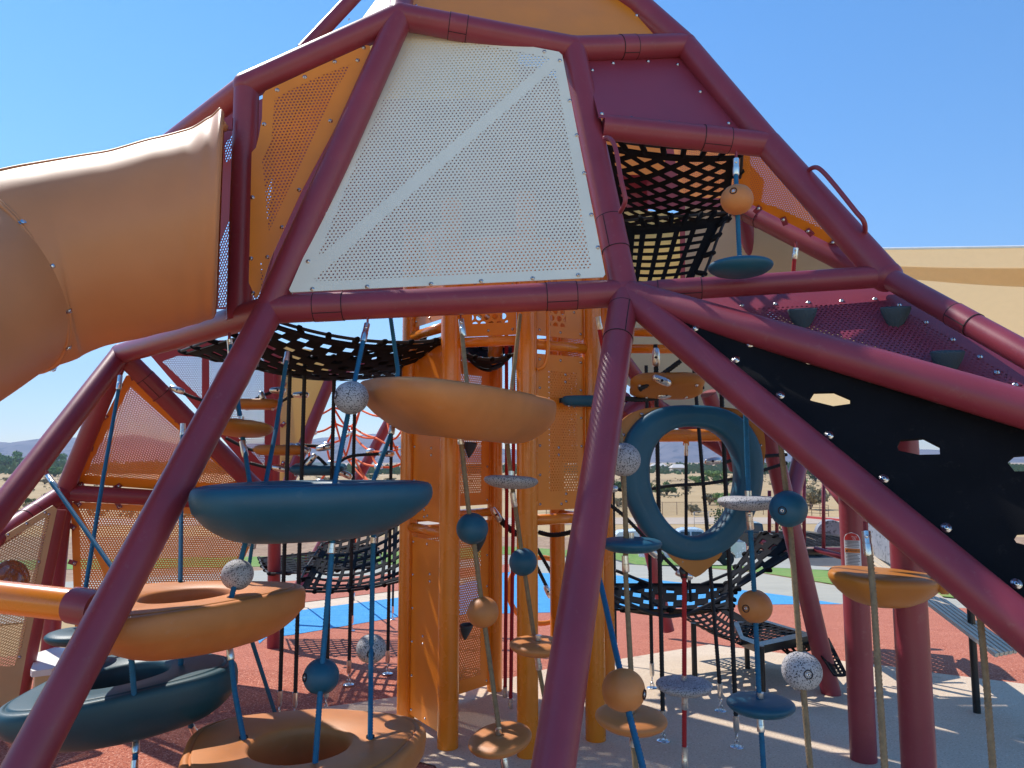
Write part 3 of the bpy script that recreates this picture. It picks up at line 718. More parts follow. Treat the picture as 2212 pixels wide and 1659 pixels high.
p3 = Pl((1270, 131, 3.80), (1458, 123, 3.98), (1600, 277, 3.70))
panel('panel', p3, [(1262, 120), (1466, 112), (1610, 285), (1296, 247)], [], [PURPLE2, PURPLE2], [(1281, 146), (1326, 131), (1402, 127), (1466, 134), (1515, 193), (1577, 261), (1302, 240), (1366, 249), (1448, 258)], off=-.015, label='solid purple panel under the upper right beam')
p7 = Pl((1500, 645, 3.36), (1925, 622, 3.20), (2212, 835, 2.55))
hb = along([(1531, 643), (1749, 632), (1893, 624)], 6)+along([(1946, 637), (2123, 747)], 4)+[(1556, 647), (2160, 780), (2200, 806)]
panel('added_backing_panel', Pl((1500, 645, 3.75), (1925, 622, 3.7), (2212, 835, 3.2)), [(1540, 632), (1914, 606), (1950, 622), (2420, 905), (2212, 852)], [], [PURPLE2, PURPLE2], ())  # added backing behind the perforated slope so its holes read dark
P7 = panel('perforated_panel', p7, [(1440, 628), (1914, 598), (1950, 612), (2290, 835), (2420, 915), (2212, 860), (1531, 658)],
      [[(1560, 655), (1620, 646), (1740, 639), (1930, 630), (2000, 672), (2200, 795), (2290, 860), (2200, 845), (1700, 707)]], [PURPLE2, P_PURPLE], hb, off=-.05, label='purple perforated climbing panel on the right slope')
# climbing holds
def hold(c, s, parent, n):
    """bolt-on pocket hold: opening on top, narrowing to a blunt tip below"""
    mb = MB(); n0 = V(n); n = V((n0.x, n0.y, 0)).normalized(); up = V((0, 0, 1)); x = up.cross(n); c = V(c)+n0*s*.25; seg = 24; vs = []
    rings = [(-.95, .12, .10, .10), (-.80, .20, .28, .22), (-.35, .32, .62, .42), (.10, .42, .90, .56), (.42, .50, 1.0, .62), (.52, .52, .97, .60), (.53, .52, .84, .47), (.40, .50, .74, .40), (.0, .40, .55, .30)]
    for hh, off, rx, rn in rings:
        for k in range(seg):
            a = 2*math.pi*k/seg; ca, sa = math.cos(a), math.sin(a)
            vs.append(c+up*(hh*1.25*s-sa*.12*s)+x*(ca*rx*s*(1+.10*math.cos(2*a+.8)))+n*((off+sa*rn)*s))
    m = len(rings)
    mb.add(vs, [[i*seg+k, i*seg+(k+1) % seg, (i+1)*seg+(k+1) % seg, (i+1)*seg+k] for i in range(m-1) for k in range(seg)]+[list(range(seg))[::-1], [(m-1)*seg+k for k in range(seg)]])
    return mb.build('climbing_hold', HOLD, parent)
for x, y in ((1733, 672), (1934, 668), (2046, 764)):
    hold(p7(x, y, -.05), .056, P7, p7.n)
p8 = Pl((1475, 705, 3.13), (2212, 930, 2.42), (2212, 1310, 2.16))
h1 = [(1748, 865), (1758, 849), (1801, 848), (1836, 863), (1836, 874), (1800, 879), (1755, 868)]
h2 = [(1938, 966), (1945, 952), (1995, 948), (2030, 966), (2031, 983), (1985, 984), (1941, 975)]
h3 = [(2175, 1000), (2191, 986), (2230, 983), (2255, 996), (2255, 1019), (2191, 1020)]
h4 = [(2190, 1166), (2198, 1154), (2241, 1152), (2251, 1172), (2225, 1181), (2195, 1174)]
panel('rubber_climbing_panel', p8, [(1440, 690), (1520, 700), (2212, 905), (2420, 966), (2420, 1520), (2212, 1350), (1500, 735)], [], [BLACKR, BLACKR],
      [(1502, 711), (1622, 745), (1748, 782), (1882, 822), (2027, 866), (2182, 913), (1590, 779), (1686, 856), (1791, 942), (1909, 1036), (2043, 1142), (2194, 1263)],
      [h1, h2, h3, h4], th=.013, bm=BOLTB, off=.006, bsc=.92, label='black rubber climbing panel with six sided hand holes')
# top panels
pt = Pl((893, 22, 3.75), (1240, 83, 3.85), (1340, 0, 4.15))
panel('panel', pt, [(888, -150), (888, 30), (1240, 112), (1440, 100), (1352, 2), (1200, -200)], [], [ORSHEET, ORSHEET], [(899, 9), (965, 32), (1377, 30), (1411, 79), (1432, 96)], off=-.01, label='orange sheet panel at the very top')
pl2 = Pl((745, 60, 4.8), (860, 10, 4.2), (801, 0, 4.7))
panel('perforated_panel', pl2, [(728, 96), (820, -30), (864, -60), (858, 30), (750, 100)], [[(738, 86), (815, -20), (855, -40), (852, 28), (760, 88)]], [CREAM, P_CREAM], [(727, 62), (747, 35)], off=-.03, label='cream perforated panel catching the sun at the top left')
# back panels
pb = Pl((268, 812, 4.80), (535, 1050, 5.30), (157, 1046, 4.95))
clips = along([(288, 818), (525, 1048)], 6)+along([(258, 833), (165, 1040)], 4)+along([(175, 1048), (500, 1060)], 5)
panel('perforated_panel', pb, rnd([(274, 808), (548, 1056), (410, 1066), (154, 1046)]), [[(280, 836), (512, 1043), (480, 1048), (370, 1042), (181, 1030)]], [ORSHEET, P_ORANGE], clips, off=-.02, tabs=True, label='triangular orange perforated panel at the left')
pb2 = Pl((152, 1086, 4.95), (545, 1105, 5.35), (385, 1400, 5.1))
panel('perforated_panel', pb2, rnd([(151, 1084), (562, 1104), (545, 1170), (470, 1330), (384, 1410), (230, 1440), (162, 1400)]),
      [[(166, 1098), (270, 1102), (545, 1120), (535, 1165), (440, 1345), (383, 1395), (300, 1412), (262, 1300), (232, 1215)], [(170, 1130), (180, 1145), (222, 1240), (250, 1330), (262, 1418), (240, 1420), (178, 1390)]],
      [ORSHEET, P_ORANGE], along([(158, 1140), (165, 1370)], 4)+along([(170, 1090), (520, 1108)], 5), off=-.02, tabs=True, label='large orange perforated panel at the lower left')
pg = Pl((325, 770, 5.6), (585, 775, 5.9), (585, 1045, 6.0))
panel('perforated_panel', pg, [(318, 760), (430, 735), (590, 735), (590, 1056), (560, 1040)], [[(350, 781), (386, 768), (436, 772), (436, 862)], [(452, 772), (570, 774), (572, 1008), (452, 876)]], [PURPLE2, P_PURBIG], (), label='purple perforated triangular panel with bright holes behind the left legs')
pg0 = Pl((470, 280, 4.1), (600, 250, 4.0), (560, 660, 4.0))
panel('perforated_panel', pg0, [(455, 262), (470, 255), (620, 190), (690, 160), (560, 668), (462, 668)], [[(484, 310), (504, 288), (504, 340), (486, 352)], [(474, 520), (504, 455), (560, 430), (640, 240), (672, 180), (600, 520), (556, 655), (470, 664)]], [PURPLE2, P_PURBIG], (), label='purple perforated panel with bright holes beside the slide')
py = Pl((620, 770, 6.45), (715, 800, 6.5), (640, 1010, 6.3))
panel('panel', py, [(608, 745), (700, 760), (722, 792), (640, 1020), (604, 1046)], [], [YELLOW, YELLOW], along([(690, 862), (640, 990)], 3)+along([(615, 830), (612, 1000)], 3), tabs=True, label='pale yellow sheet panel behind the black ropes')
pp = Pl((0, 1165, 4.2), (125, 1090, 4.55), (40, 1500, 4.3))
panel('slotted_panel', pp, [(-60, 1200), (117, 1092), (126, 1100), (62, 1400), (20, 1640), (-60, 1660)], [[(5, 1175), (112, 1112), (50, 1400), (36, 1440), (-8, 1440), (-8, 1190)]], [TANP, P_TAN], along([(108, 1112), (45, 1420)], 4)+along([(20, 1156), (100, 1108)], 3), off=-.01, label='tan slotted panel with a round brown bubble window at the left edge')
mb = MB(); c = pp(18, 1262, -.01)
lathe(mb, [(.135, -.002), (.135, .008), (.118, .012), (.112, .02), (.09, .06), (.05, .082), (.01, .088)], c, pp.n, 36)
bub = mat('bubble_window', (.30, .10, .04), .08, spec=.8, coat=.5); mb.build('bubble_window', bub, fr)
pr = Pl((1600, 332, 4.35), (1645, 338, 4.3), (1800, 515, 4.35))
panel('perforated_panel', pr, [(1585, 318), (1655, 325), (1830, 545), (1680, 470), (1600, 430)], [[(1588, 330), (1645, 338), (1785, 500), (1680, 450), (1612, 428)]], [ORSHEET, P_ORFINE], along([(1640, 448), (1800, 522)], 4), off=0, tabs=True, label='orange perforated panel with fine holes at the upper right')
pn = Pl((1600, 480, 5.2), (1860, 590, 4.6), (1560, 620, 5.3))
panel('panel', pn, [(1480, 440), (1620, 468), (1870, 600), (1870, 640), (1480, 640)], [], [TANP, TANP], along([(1648, 486), (1815, 560)], 4), tabs=True, label='plain tan sheet panel below the inner purple beam')
pu = Pl((1360, 690, 6.2), (1560, 700, 6.2), (1560, 900, 5.8))
panel('panel', pu, [(1340, 640), (1660, 640), (1640, 900), (1590, 1010), (1560, 872), (1460, 905), (1340, 820)], [], [TANP, TANP], [(1428, 738), (1371, 706), (1385, 722)], label='tan sheet panel overhead behind the right leg')
# added backing panels and floor high up that darken the inside
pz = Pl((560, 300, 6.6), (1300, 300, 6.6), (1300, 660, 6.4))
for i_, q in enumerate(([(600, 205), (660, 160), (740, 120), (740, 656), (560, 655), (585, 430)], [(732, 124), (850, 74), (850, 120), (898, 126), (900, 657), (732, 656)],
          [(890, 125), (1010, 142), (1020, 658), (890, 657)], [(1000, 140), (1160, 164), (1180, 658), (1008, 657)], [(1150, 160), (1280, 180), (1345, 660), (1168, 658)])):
    panel('added_backing_panel', pz, q, [], [PURPLE2, PURPLE2], (), off=.14*(i_ % 2))  # added strips: keep the front holes dark, staggered in depth to pass sun slits
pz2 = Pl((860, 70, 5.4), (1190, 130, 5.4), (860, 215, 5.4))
panel('added_backing_panel', pz2, [(775, 104), (862, 66), (1120, 66), (1120, 214), (770, 214)], [], [YELLOW, YELLOW], ())
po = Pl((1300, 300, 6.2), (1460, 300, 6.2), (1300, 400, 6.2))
panel('added_backing_panel', po, [(1240, 250), (1450, 255), (1432, 380), (1240, 372)], [], [ORSHEET, ORSHEET], ())
panel('added_backing_panel', Pl((1300, 300, 6.5), (1460, 300, 6.5), (1300, 400, 6.5)), [(1240, 250), (1400, 256), (1400, 460), (1240, 455)], [], [PURPLE2, PURPLE2], ())
panel('added_backing_panel', Pl((1300, 300, 6.5), (1460, 300, 6.5), (1300, 400, 6.5)), [(1392, 256), (1520, 262), (1640, 400), (1600, 640), (1460, 640), (1460, 462), (1392, 460)], [], [PURPLE2, PURPLE2], (), off=.14)
panel('added_backing_panel', Pl((1300, 480, 6.3), (1460, 480, 6.3), (1300, 600, 6.3)), [(1250, 440), (1468, 462), (1470, 640), (1250, 640)], [], [YELLOW, YELLOW], ())
panel('perforated_panel', Pl((1460, 300, 5.6), (1600, 330, 5.2), (1480, 440, 5.4)), [(1450, 285), (1620, 320), (1620, 430), (1470, 425)], [[(1460, 295), (1612, 325), (1612, 420), (1476, 416)]], [ORSHEET, P_ORANGE], ())
# hand rails
def handrail(pts, r=.0105, parent=fr, m=PURPLE, name='handrail'):
    mb = MB(); tube(mb, smooth_path(pts, 8), r, 14); return mb.build(name, m, parent)
handrail([P(1306, 298, 3.50), P(1318, 300, 3.42), P(1330, 322, 3.38), P(1341, 385, 3.34), P(1350, 425, 3.33), P(1349, 440, 3.34), P(1340, 458, 3.40)])
handrail([P(1742, 371, 3.50), P(1757, 362, 3.44), P(1772, 366, 3.40), P(1800, 396, 3.34), P(1848, 456, 3.24), P(1864, 475, 3.22), P(1869, 492, 3.24), P(1867, 516, 3.32)])
# small lugs the ropes hang from
def lug(p, parent=fr):
    mb = MB(); box(mb, V(p)+V((0, 0, .012)), (.008, .03, .04)); return mb.build('lug', PURPLE, parent, smooth=False)
# slide bracket
mb = MB(); box(mb, P(491, 268, 3.5), (.05, .012, .06)); mb.build('bracket', PURPLE, fr, smooth=False)
# collar on the near left leg
cl_a = P(212, 1316, 2.63); cl_b = P(160, 1307, 2.66); mb = MB(); tube(mb, [cl_a, cl_b], .064, 30); mb.build('collar', PURPLE, fr, sharp=40)
ob = MB(); oa = cl_b; o2 = P(-160, 1272, 2.75); tube(ob, [oa+(cl_a-oa)*.02, o2], .0575, 30)
tag(ob.build('grab_bar', ORANGE, sharp=40), 'thick glossy orange bar coming in from the left edge to a purple collar', 'bar')
# ================================================================ ORANGE TOWER
def vert(x, y, top, d=None):
    g = G(x, y); g = V((g.x, g.y, 0)); return g, V((g.x, g.y, top))
tw = thing('orange_tower', (.1, 4.2, 0), 'glossy orange tower of round posts and perforated panels standing in the middle', 'tower')
posts = {}
def opost(k, x, y, r=.053, top=2.95):
    g, t = vert(x, y, top); posts[k] = g; mb = MB(); tube(mb, [g-V((0, 0, .05)), t], r, 28); mb.build('post', ORANGE, tw, sharp=40)
opost(1, 876, 1560, .052); opost(2, 967, 1619, .056); opost(3, 1068, 1495, .050); opost(4, 1140, 1637, .055); opost(5, 1206, 1500, .050); opost(6, 1287, 1602, .055); opost(7, 1312, 1545, .050)
def cross(a, b, z, r=.028):
    mb = MB(); A = posts[a]+V((0, 0, z)); B = posts[b]+V((0, 0, z)); tube(mb, [A, B], r, 16); mb.build('crossbar', ORANGE, tw)
def zat(k, y):        # height on the post's axis seen at picture row y
    g = posts[k]; b = (829.5-y)/FPX; t = g.y/(cp-b*sp); return EYE+t*(sp+b*cp)
for a, b, y in ((1, 2, 728), (1, 2, 1138), (2, 4, 741), (4, 6, 742), (4, 6, 1124), (3, 5, 742), (5, 7, 1110), (3, 2, 700)):
    cross(a, b, zat(a, y))
def tpanel(a, b, z0, z1, perf=(.12, .88, .05), holes_m=None, boltn=5, cut=None, hold_at=(), inset=.0):
    A, B = posts[a], posts[b]; u = (B-A).normalized(); n = u.cross(V((0, 0, 1)))
    if n.dot(V((0, 0, 0))-A) < 0: n = -n
    L = (B-A).length; s0, s1 = .058, L-.058
    class Q: pass
    pl = Q(); pl.n = n; pl.uv = lambda p: ((V(p)-A).dot(u), V(p).z)
    def pt(s, z): return A+u*s+V((0, 0, z))+n*(.004+inset)
    ring = [pt(s0, z0), pt(s1, z0), pt(s1, z1), pt(s0, z1)]
    f0 = s0+(s1-s0)*perf[0]; f1 = s0+(s1-s0)*perf[1]; m = perf[2]
    mb = MB(); slab(mb, ring, n, .004, [], [[pt(f0, z0+m), pt(f1, z0+m), pt(f1, z1-m), pt(f0, z1-m)]], pl)
    o = mb.build('perforated_panel', [ORSHEET, holes_m or P_ORTOW], tw, smooth=False)
    for i in range(boltn):
        z = z0+.03+(z1-z0-.06)*i/(boltn-1)
        for s in (s0+.02, s1-.02): bolt(pt(s, z), n, o, BOLT, .8)
    for s in (.5,):
        for z in (z0+.028, z1-.028): bolt(pt(s0+(s1-s0)*s, z), n, o, BOLT, .8)
    for fs, z in hold_at:
        c = pt(s0+(s1-s0)*fs, z); bolt(c+V((0, 0, .02)), n, o, BOLT, .8); bolt(c-V((0, 0, .02)), n, o, BOLT, .8)
    # folded flange on each side
    for s in (s0, s1):
        mb = MB(); box(mb, A+u*s+V((0, 0, (z0+z1)/2))+n*.012, (.006, .006, z1-z0-.02), Matrix((u, n, V((0, 0, 1)))).transposed()); mb.build('flange', ORANGE, tw, smooth=False)
    return o, pt, n, s0, s1
z12 = zat(1, 1138); zt = zat(1, 728); z46 = zat(4, 1124); zt4 = zat(4, 742)
tpanel(1, 2, .06, z12-.05, (.18, .86, .09), boltn=6, hold_at=((.6, .85), (.4, .5)))
tpanel(1, 2, z12+.05, zt-.05, (.18, .86, .09), boltn=6, hold_at=((.6, 1.55), (.4, 1.2), (.6, 1.9)))
tpanel(1, 2, zt+.05, zt+.6, (.2, .8, .09), boltn=3)
tpanel(4, 6, z46+.05, zt4-.05, (.25, .85, .09), boltn=6, hold_at=((.6, 1.95), (.45, 1.55), (.6, 1.3)))
tpanel(4, 6, zt4+.05, zt4+.6, (.2, .62, .06), P_ORBIG, boltn=3, hold_at=((.8, zt4+.22),))
tpanel(2, 4, zt4+.05, zt4+.6, (.2, .85, .07), P_ORBIG, boltn=3)
zr = zat(3, 1105); zr2 = zat(3, 790)
cross(1, 3, zr)
o, pt, n, s0, s1 = tpanel(1, 3, .06, zr-.05, (.12, .88, .08), P_ORANGE, boltn=6)
q_ = posts
hold(pt(s0+(s1-s0)*.80, .98), .05, o, n); hold(pt(s0+(s1-s0)*.62, .45), .05, o, n)
o, pt, n, s0, s1 = tpanel(1, 3, zr+.05, zr2, (.12, .88, .08), P_ORANGE, boltn=5)
hold(pt(s0+(s1-s0)*.72, zr2-.32), .05, o, n); hold(pt(s0+(s1-s0)*.66, zr+.42), .05, o, n)
tpanel(5, 7, zat(5, 1000), 2.5, (.2, .8, .1), P_ORTOW, boltn=4)
# grab handle in front of post 4
g4 = posts[4]; y0 = V((.06, -.05, 0))
handrail([g4+V((.055, -.02, zat(4, 690)+.3)), g4+V((.105, -.03, zat(4, 690)+.2)), g4+V((.108, -.03, zat(4, 770))), g4+V((.055, -.02, zat(4, 800)))], .011, tw, ORANGE, 'grab_handle')
# rear orange bars high at the right, with the rope tee
for ya, yb, x0, x1 in ((717, 719, 1330, 1520), (753, 755, 1330, 1560)):
    mb = MB(); tube(mb, [P(x0, ya, 5.2), P(x1, yb, 5.2)], .032, 16); mb.build('crossbar', ORANGE, tw)
mb = MB(); tube(mb, [P(1560, 940, 5.3), P(1330, 942, 5.3)], .045, 18); tube(mb, [P(1482, 945, 5.3), P(1482, 962, 5.3)], .022, 14)
tag(mb.build('rope_crossbar', ORANGE, sharp=40), 'orange cross bar with a rope hanging from it, seen through the blue ring', 'bar')
# orange rimmed round crawl opening behind the posts
hc = P(1168, 1275, 6.2); t = thing('crawl_ring', hc, 'round tan panel with an orange rimmed crawl opening, behind the tower posts', 'crawl ring')
mb = MB(); R = .27; tube(mb, [hc+V((math.cos(a)*R, 0, math.sin(a)*R)) for a in [2*math.pi*k/48 for k in range(49)]], .022, 12, caps=False); mb.build('rim', ORANGE, t)
# ================================================================ NETS AND BELTS
def patch(name, c00, c10, c11, c01, sag, m, parent=None, nu=20, nv=14, th=.008, edge=.05, sagp=1.0, label=None, cat=None, frill=0):
    """hanging rubber sheet: bilinear between four corners with a real sag and a plain hem"""
    c00, c10, c11, c01 = map(V, (c00, c10, c11, c01)); A = (c10-c00).length*.5+(c11-c01).length*.5; Bq = (c01-c00).length*.5+(c11-c10).length*.5
    us = [0, edge/A]+[edge/A+(1-2*edge/A)*i/(nu-2) for i in range(1, nu-2)]+[1-edge/A, 1]
    vs_ = [0, edge/Bq]+[edge/Bq+(1-2*edge/Bq)*i/(nv-2) for i in range(1, nv-2)]+[1-edge/Bq, 1]
    pts = []; uv = []
    for v in vs_:
        for u in us:
            p = c00*(1-u)*(1-v)+c10*u*(1-v)+c11*u*v+c01*(1-u)*v
            s = (4*u*(1-u))**sagp*(.35+.65*4*v*(1-v))+.0
            p = p+V((0, 0, -sag*s)); pts.append(p); uv.append((u*A, v*Bq))
    U, W = len(us), len(vs_); top = []; mi = []
    for j in range(W-1):
        for i in range(U-1):
            top.append([j*U+i, j*U+i+1, (j+1)*U+i+1, (j+1)*U+i]); mi.append(0 if (i in (0, U-2) or j in (0, W-2)) else 1)
    n = (c10-c00).cross(c01-c00).normalized()*th
    mb = MB()
    for f, q in zip(top, mi):
        mb.v  # noqa
    K = len(pts); mb.v = [tuple(p) for p in pts]+[tuple(p-n) for p in pts]
    UV = uv+uv
    for f, q in zip(top, mi):
        mb.f.append(f); mb.m.append(q); mb.uv.append([UV[k] for k in f])
        g = [k+K for k in f][::-1]; mb.f.append(g); mb.m.append(q); mb.uv.append([UV[k] for k in g])
    border = [i for i in range(U)]+[j*U+U-1 for j in range(1, W)]+[(W-1)*U+i for i in range(U-2, -1, -1)]+[j*U for j in range(W-2, 0, -1)]
    for a, b in zip(border, border[1:]+border[:1]):
        mb.f.append([a, b, b+K, a+K]); mb.m.append(0); mb.uv.append([(0, 0)]*4)
    o = mb.build(name, [BLACKR, m], parent)
    bp = [pts[k] for k in border]
    return o, bp
def net_thing(name, cc, sag, m, label, cat='net', group=None, knots=18, edge=.05):
    c = sum((V(q) for q in cc), V((0, 0, 0)))/4; t = thing(name, c, label, cat, group)
    o, bp = patch('belt_sheet', *cc, sag, m, t, edge=edge)
    # edge rope with the gripping loops that tie the sheet to it
    ctr = c; L = [p+(p-ctr).normalized()*.05+V((0, 0, .012)) for p in bp]; L.append(L[0])
    mb = MB(); tube(mb, L, .009, 8, caps=False); mb.build('edge_rope', BLKROPE, t)
    step = max(1, len(bp)//knots)
    for k in range(0, len(bp), step):
        mb = MB(); a = bp[k]; b = L[k]; tube(mb, [a+(a-b)*.5, a, b, b+(b-a)*.4+V((0, 0, .0))], [.012, .016, .017, .010], 8); mb.build('edge_loop', BLACKR, t)
    return t
net_thing('climbing_net', (P(596, 700, 3.75), P(955, 737, 4.15), P(885, 812, 4.9), P(400, 762, 5.1)), .16, B_SLOT, 'sagging black slotted deck net under the long beam, left of the orange tower')
net_thing('climbing_net', (P(690, 775, 4.3), P(905, 730, 4.6), P(905, 800, 5.3), P(650, 765, 5.4)), .10, B_SLOT, 'second black slotted net just behind the first, above the orange pod')
net_thing('climbing_net', (P(985, 752, 4.4), P(1118, 760, 4.4), P(1112, 742, 5.2), P(1000, 735, 5.2)), .16, B_SLOT, 'black slotted belt slung like a hammock between the two orange posts', knots=10)
net_thing('climbing_net', (P(1302, 310, 3.95), P(1588, 335, 4.1), P(1568, 478, 5.1), P(1340, 490, 4.9)), .07, B_DIA, 'black diamond cut net slanting up inside the upper right opening')
net_thing('climbing_net', (P(1352, 492, 4.6), P(1562, 470, 4.7), P(1480, 640, 4.4), P(1345, 640, 4.3)), .02, B_SQ, 'black net with rectangular windows hanging under the diamond one')
net_thing('climbing_net', (P(700, 1178, 6.2), P(888, 1100, 6.0), P(888, 1246, 4.9), P(652, 1272, 5.0)), .10, B_HAM, 'black diamond cut hammock net low behind the blue pod')
net_thing('climbing_net', (P(565, 1208, 7.6), P(800, 1180, 7.6), P(820, 1225, 6.4), P(590, 1240, 6.4)), .03, B_SLOT, 'flat black slotted deck behind the hammock net')
# black hanging bridge on the right
br = thing('rubber_bridge', P(1480, 1300, 5.3), 'black rubber bridge slung low behind the blue ring, rising to the right platform', 'bridge')
cc = (P(1312, 1318, 4.7), P(1330, 1262, 5.5), P(1588, 1262, 5.7), P(1575, 1318, 5.0))
o, bp = patch('belt_sheet', *cc, .12, B_SLOT, br, nu=22)
o, bp2 = patch('belt_sheet', P(1548, 1300, 5.0), P(1590, 1225, 5.4), P(1645, 1150, 5.5), P(1745, 1180, 5.0), 0, B_SLOT, br); 
for pts_ in (bp, bp2):
    for k in range(0, len(pts_), 5):
        mb = MB(); a = pts_[k]; lathe(mb, [(.024, -.012), (.028, 0), (.024, .010), (.010, .02)], a, seg=10); mb.build('edge_loop', BLACKR, br)
mb = MB()
for a, b in ((cc[0], cc[3]), (cc[1], cc[2])):
    tube(mb, smooth_path([a+V((0, 0, .10)), (a+b)/2+V((0, 0, -.04)), b+V((0, 0, .10))], 8), .012, 8)
mb.build('edge_rope', BLKROPE, br)
def plate(name, px, d_or, m, parent, th=.02, fill=None, label=None):
    pl = Pl(*d_or); mb = MB(); ring = [pl(x, y) for x, y in px]; up = pl.n if pl.n.z > 0 else -pl.n
    slab(mb, ring, up, th, [], [[pl(x, y) for x, y in fill]] if fill else [], pl); return mb.build(name, m, parent, smooth=False)
plf = thing('step_platform', P(1660, 1370, 5.2), 'low black perforated step platform on thin legs in front of the purple rear leg', 'platform')
plate('deck', [(1583, 1343), (1650, 1338), (1745, 1366), (1746, 1374), (1640, 1396), (1600, 1380)], ((1583, 1343, 5.7), (1745, 1366, 5.1), (1641, 1390, 4.9)), [BLACKM, B_FINE], plf, .05, [(1596, 1345), (1648, 1342), (1730, 1366), (1642, 1386), (1606, 1374)])
o, bp = patch('ramp_belt', P(1440, 1318, 5.9), P(1545, 1300, 6.2), P(1625, 1345, 5.6), P(1600, 1395, 5.0), .10, B_SQ, plf)
o, bp = patch('ramp_belt', P(1672, 1390, 4.9), P(1742, 1372, 5.1), P(1760, 1402, 5.3), P(1700, 1414, 4.9), .03, B_SQ, plf)
o, bp = patch('ramp_belt', P(1745, 1375, 5.1), P(1790, 1380, 5.3), P(1830, 1460, 4.6), P(1800, 1460, 4.4), .02, B_SQ, plf)
for x, y0, y1 in ((1501, 1346, 1470), (1615, 1395, 1448), (1648, 1395, 1500), (1737, 1380, 1440)):
    g = G(x, y1); mb = MB(); top = EYE+(g.y/(cp-((829.5-y0)/FPX)*sp))*(sp+(829.5-y0)/FPX*cp)
    tube(mb, [g, V((g.x, g.y, top))], .019, 14); mb.build('leg', BLACKM, plf, sharp=40)
# raised platform with balusters
rp = thing('rail_platform', P(1760, 1180, 6.2), 'black deck with purple balusters behind the right hand posts', 'platform')
plate('deck', [(1640, 1148), (1716, 1143), (1850, 1160), (1850, 1186), (1738, 1186)], ((1640, 1148, 6.6), (1850, 1160, 6.6), (1738, 1186, 5.4)), [BLACKM, B_FINE], rp, .04, [(1655, 1149), (1716, 1146), (1835, 1162), (1835, 1180), (1740, 1181)])
for x in (1662, 1678, 1737, 1779):
    mb = MB(); tube(mb, [P(x, 1020 if x > 1700 else 1060, 5.5), P(x, 1184 if x > 1700 else 1150, 5.5)], .0135, 10); mb.build('baluster', PURPLE, rp)
mb = MB(); tube(mb, [P(1735, 1187, 5.5), P(1850, 1188, 5.5)], .016, 10); mb.build('bottom_rail', PURPLE, rp)
mb = MB(); tube(mb, [P(1760, 1186, 5.45), P(1860, 1214, 5.2)], .022, 10); mb.build('brace', PURPLE, rp)
for i in range(5):
    bolt(P(1660+i*18, 1151+i*6, 5.9), V((0, 0, 1)), rp, BOLT, 1.3)
# stone-look side panels and slatted ramp
st = thing('stone_look_climber', P(1905, 1170, 6.4), 'grey stone textured panels over a pale slatted ramp, behind the right hand posts', 'climber')
pk = Pl((1880, 1140, 6.2), (1930, 1175, 5.6), (1930, 1220, 5.6))
mb = MB(); slab(mb, [pk(x, y) for x, y in ((1872, 1128), (1886, 1132), (1930, 1172), (1932, 1222), (1895, 1205), (1872, 1192))], pk.n, .05); mb.build('side_panel', GREYP, st, smooth=False)
pk2 = Pl((1770, 1150, 7.0), (1815, 1150, 7.0), (1790, 1130, 7.0))
mb = MB(); slab(mb, [pk2(1796+32*math.cos(a), 1152+28*math.sin(a)) for a in [math.pi*k/14 for k in range(14, 29)]]+[pk2(1830, 1180), pk2(1762, 1180)], pk2.n, .06); mb.build('side_panel', GREYP, st, smooth=False)
SLAT = mat('pale_slats', (.60, .50, .38), .7)
a0, a1 = P(1868, 1198, 6.0), P(1895, 1190, 6.4); b0, b1 = P(2150, 1412, 3.9), P(2200, 1403, 4.05)
for k in range(5):
    f0, f1 = k/5+.02, (k+1)/5-.02
    q = [a0+(a1-a0)*f0, a0+(a1-a0)*f1, b0+(b1-b0)*f1, b0+(b1-b0)*f0]
    n_ = (q[1]-q[0]).cross(q[3]-q[0]).normalized(); n_ = n_ if n_.z > 0 else -n_
    mb = MB(); slab(mb, q, n_, .02); mb.build('slat', SLAT, st, smooth=False)
g = G(2111, 1544); mb = MB(); tube(mb, [g, V((g.x, g.y, .68))], .021, 14); mb.build('leg', BLACKM, st, sharp=40)
# two thick purple posts at the right
q1 = G(1866, 1646); t = thing('sign_post', V((q1.x, q1.y, 0)), 'thick purple post carrying the warning sign, left of a second thick post', 'post')
Q1 = V((q1.x, q1.y, 0)); mb = MB(); tube(mb, [Q1-V((0, 0, .05)), Q1+V((0, 0, 1.52))], .0635, 30); mb.build('pole', PURPLE, t, sharp=40)
mb = MB(); tube(mb, [Q1+V((0, 0, 1.25)), P(1775, 1020, 4.5)], .04, 20); tube(mb, [Q1+V((0, 0, 1.3)), Q1+V((.35, .3, 2.0))], .055, 20); mb.build('brace', PURPLE, t)
Q2 = P(1985, 1659, 2.95); Q2 = V((Q2.x, Q2.y, 0)); mb = MB(); tube(mb, [Q2-V((0, 0, .05)), Q2+V((0, 0, 1.75))], .0645, 30)
tag(mb.build('support_post', PURPLE, sharp=40), 'thicker looking plain purple post at the right, cut by the bottom edge', 'post')
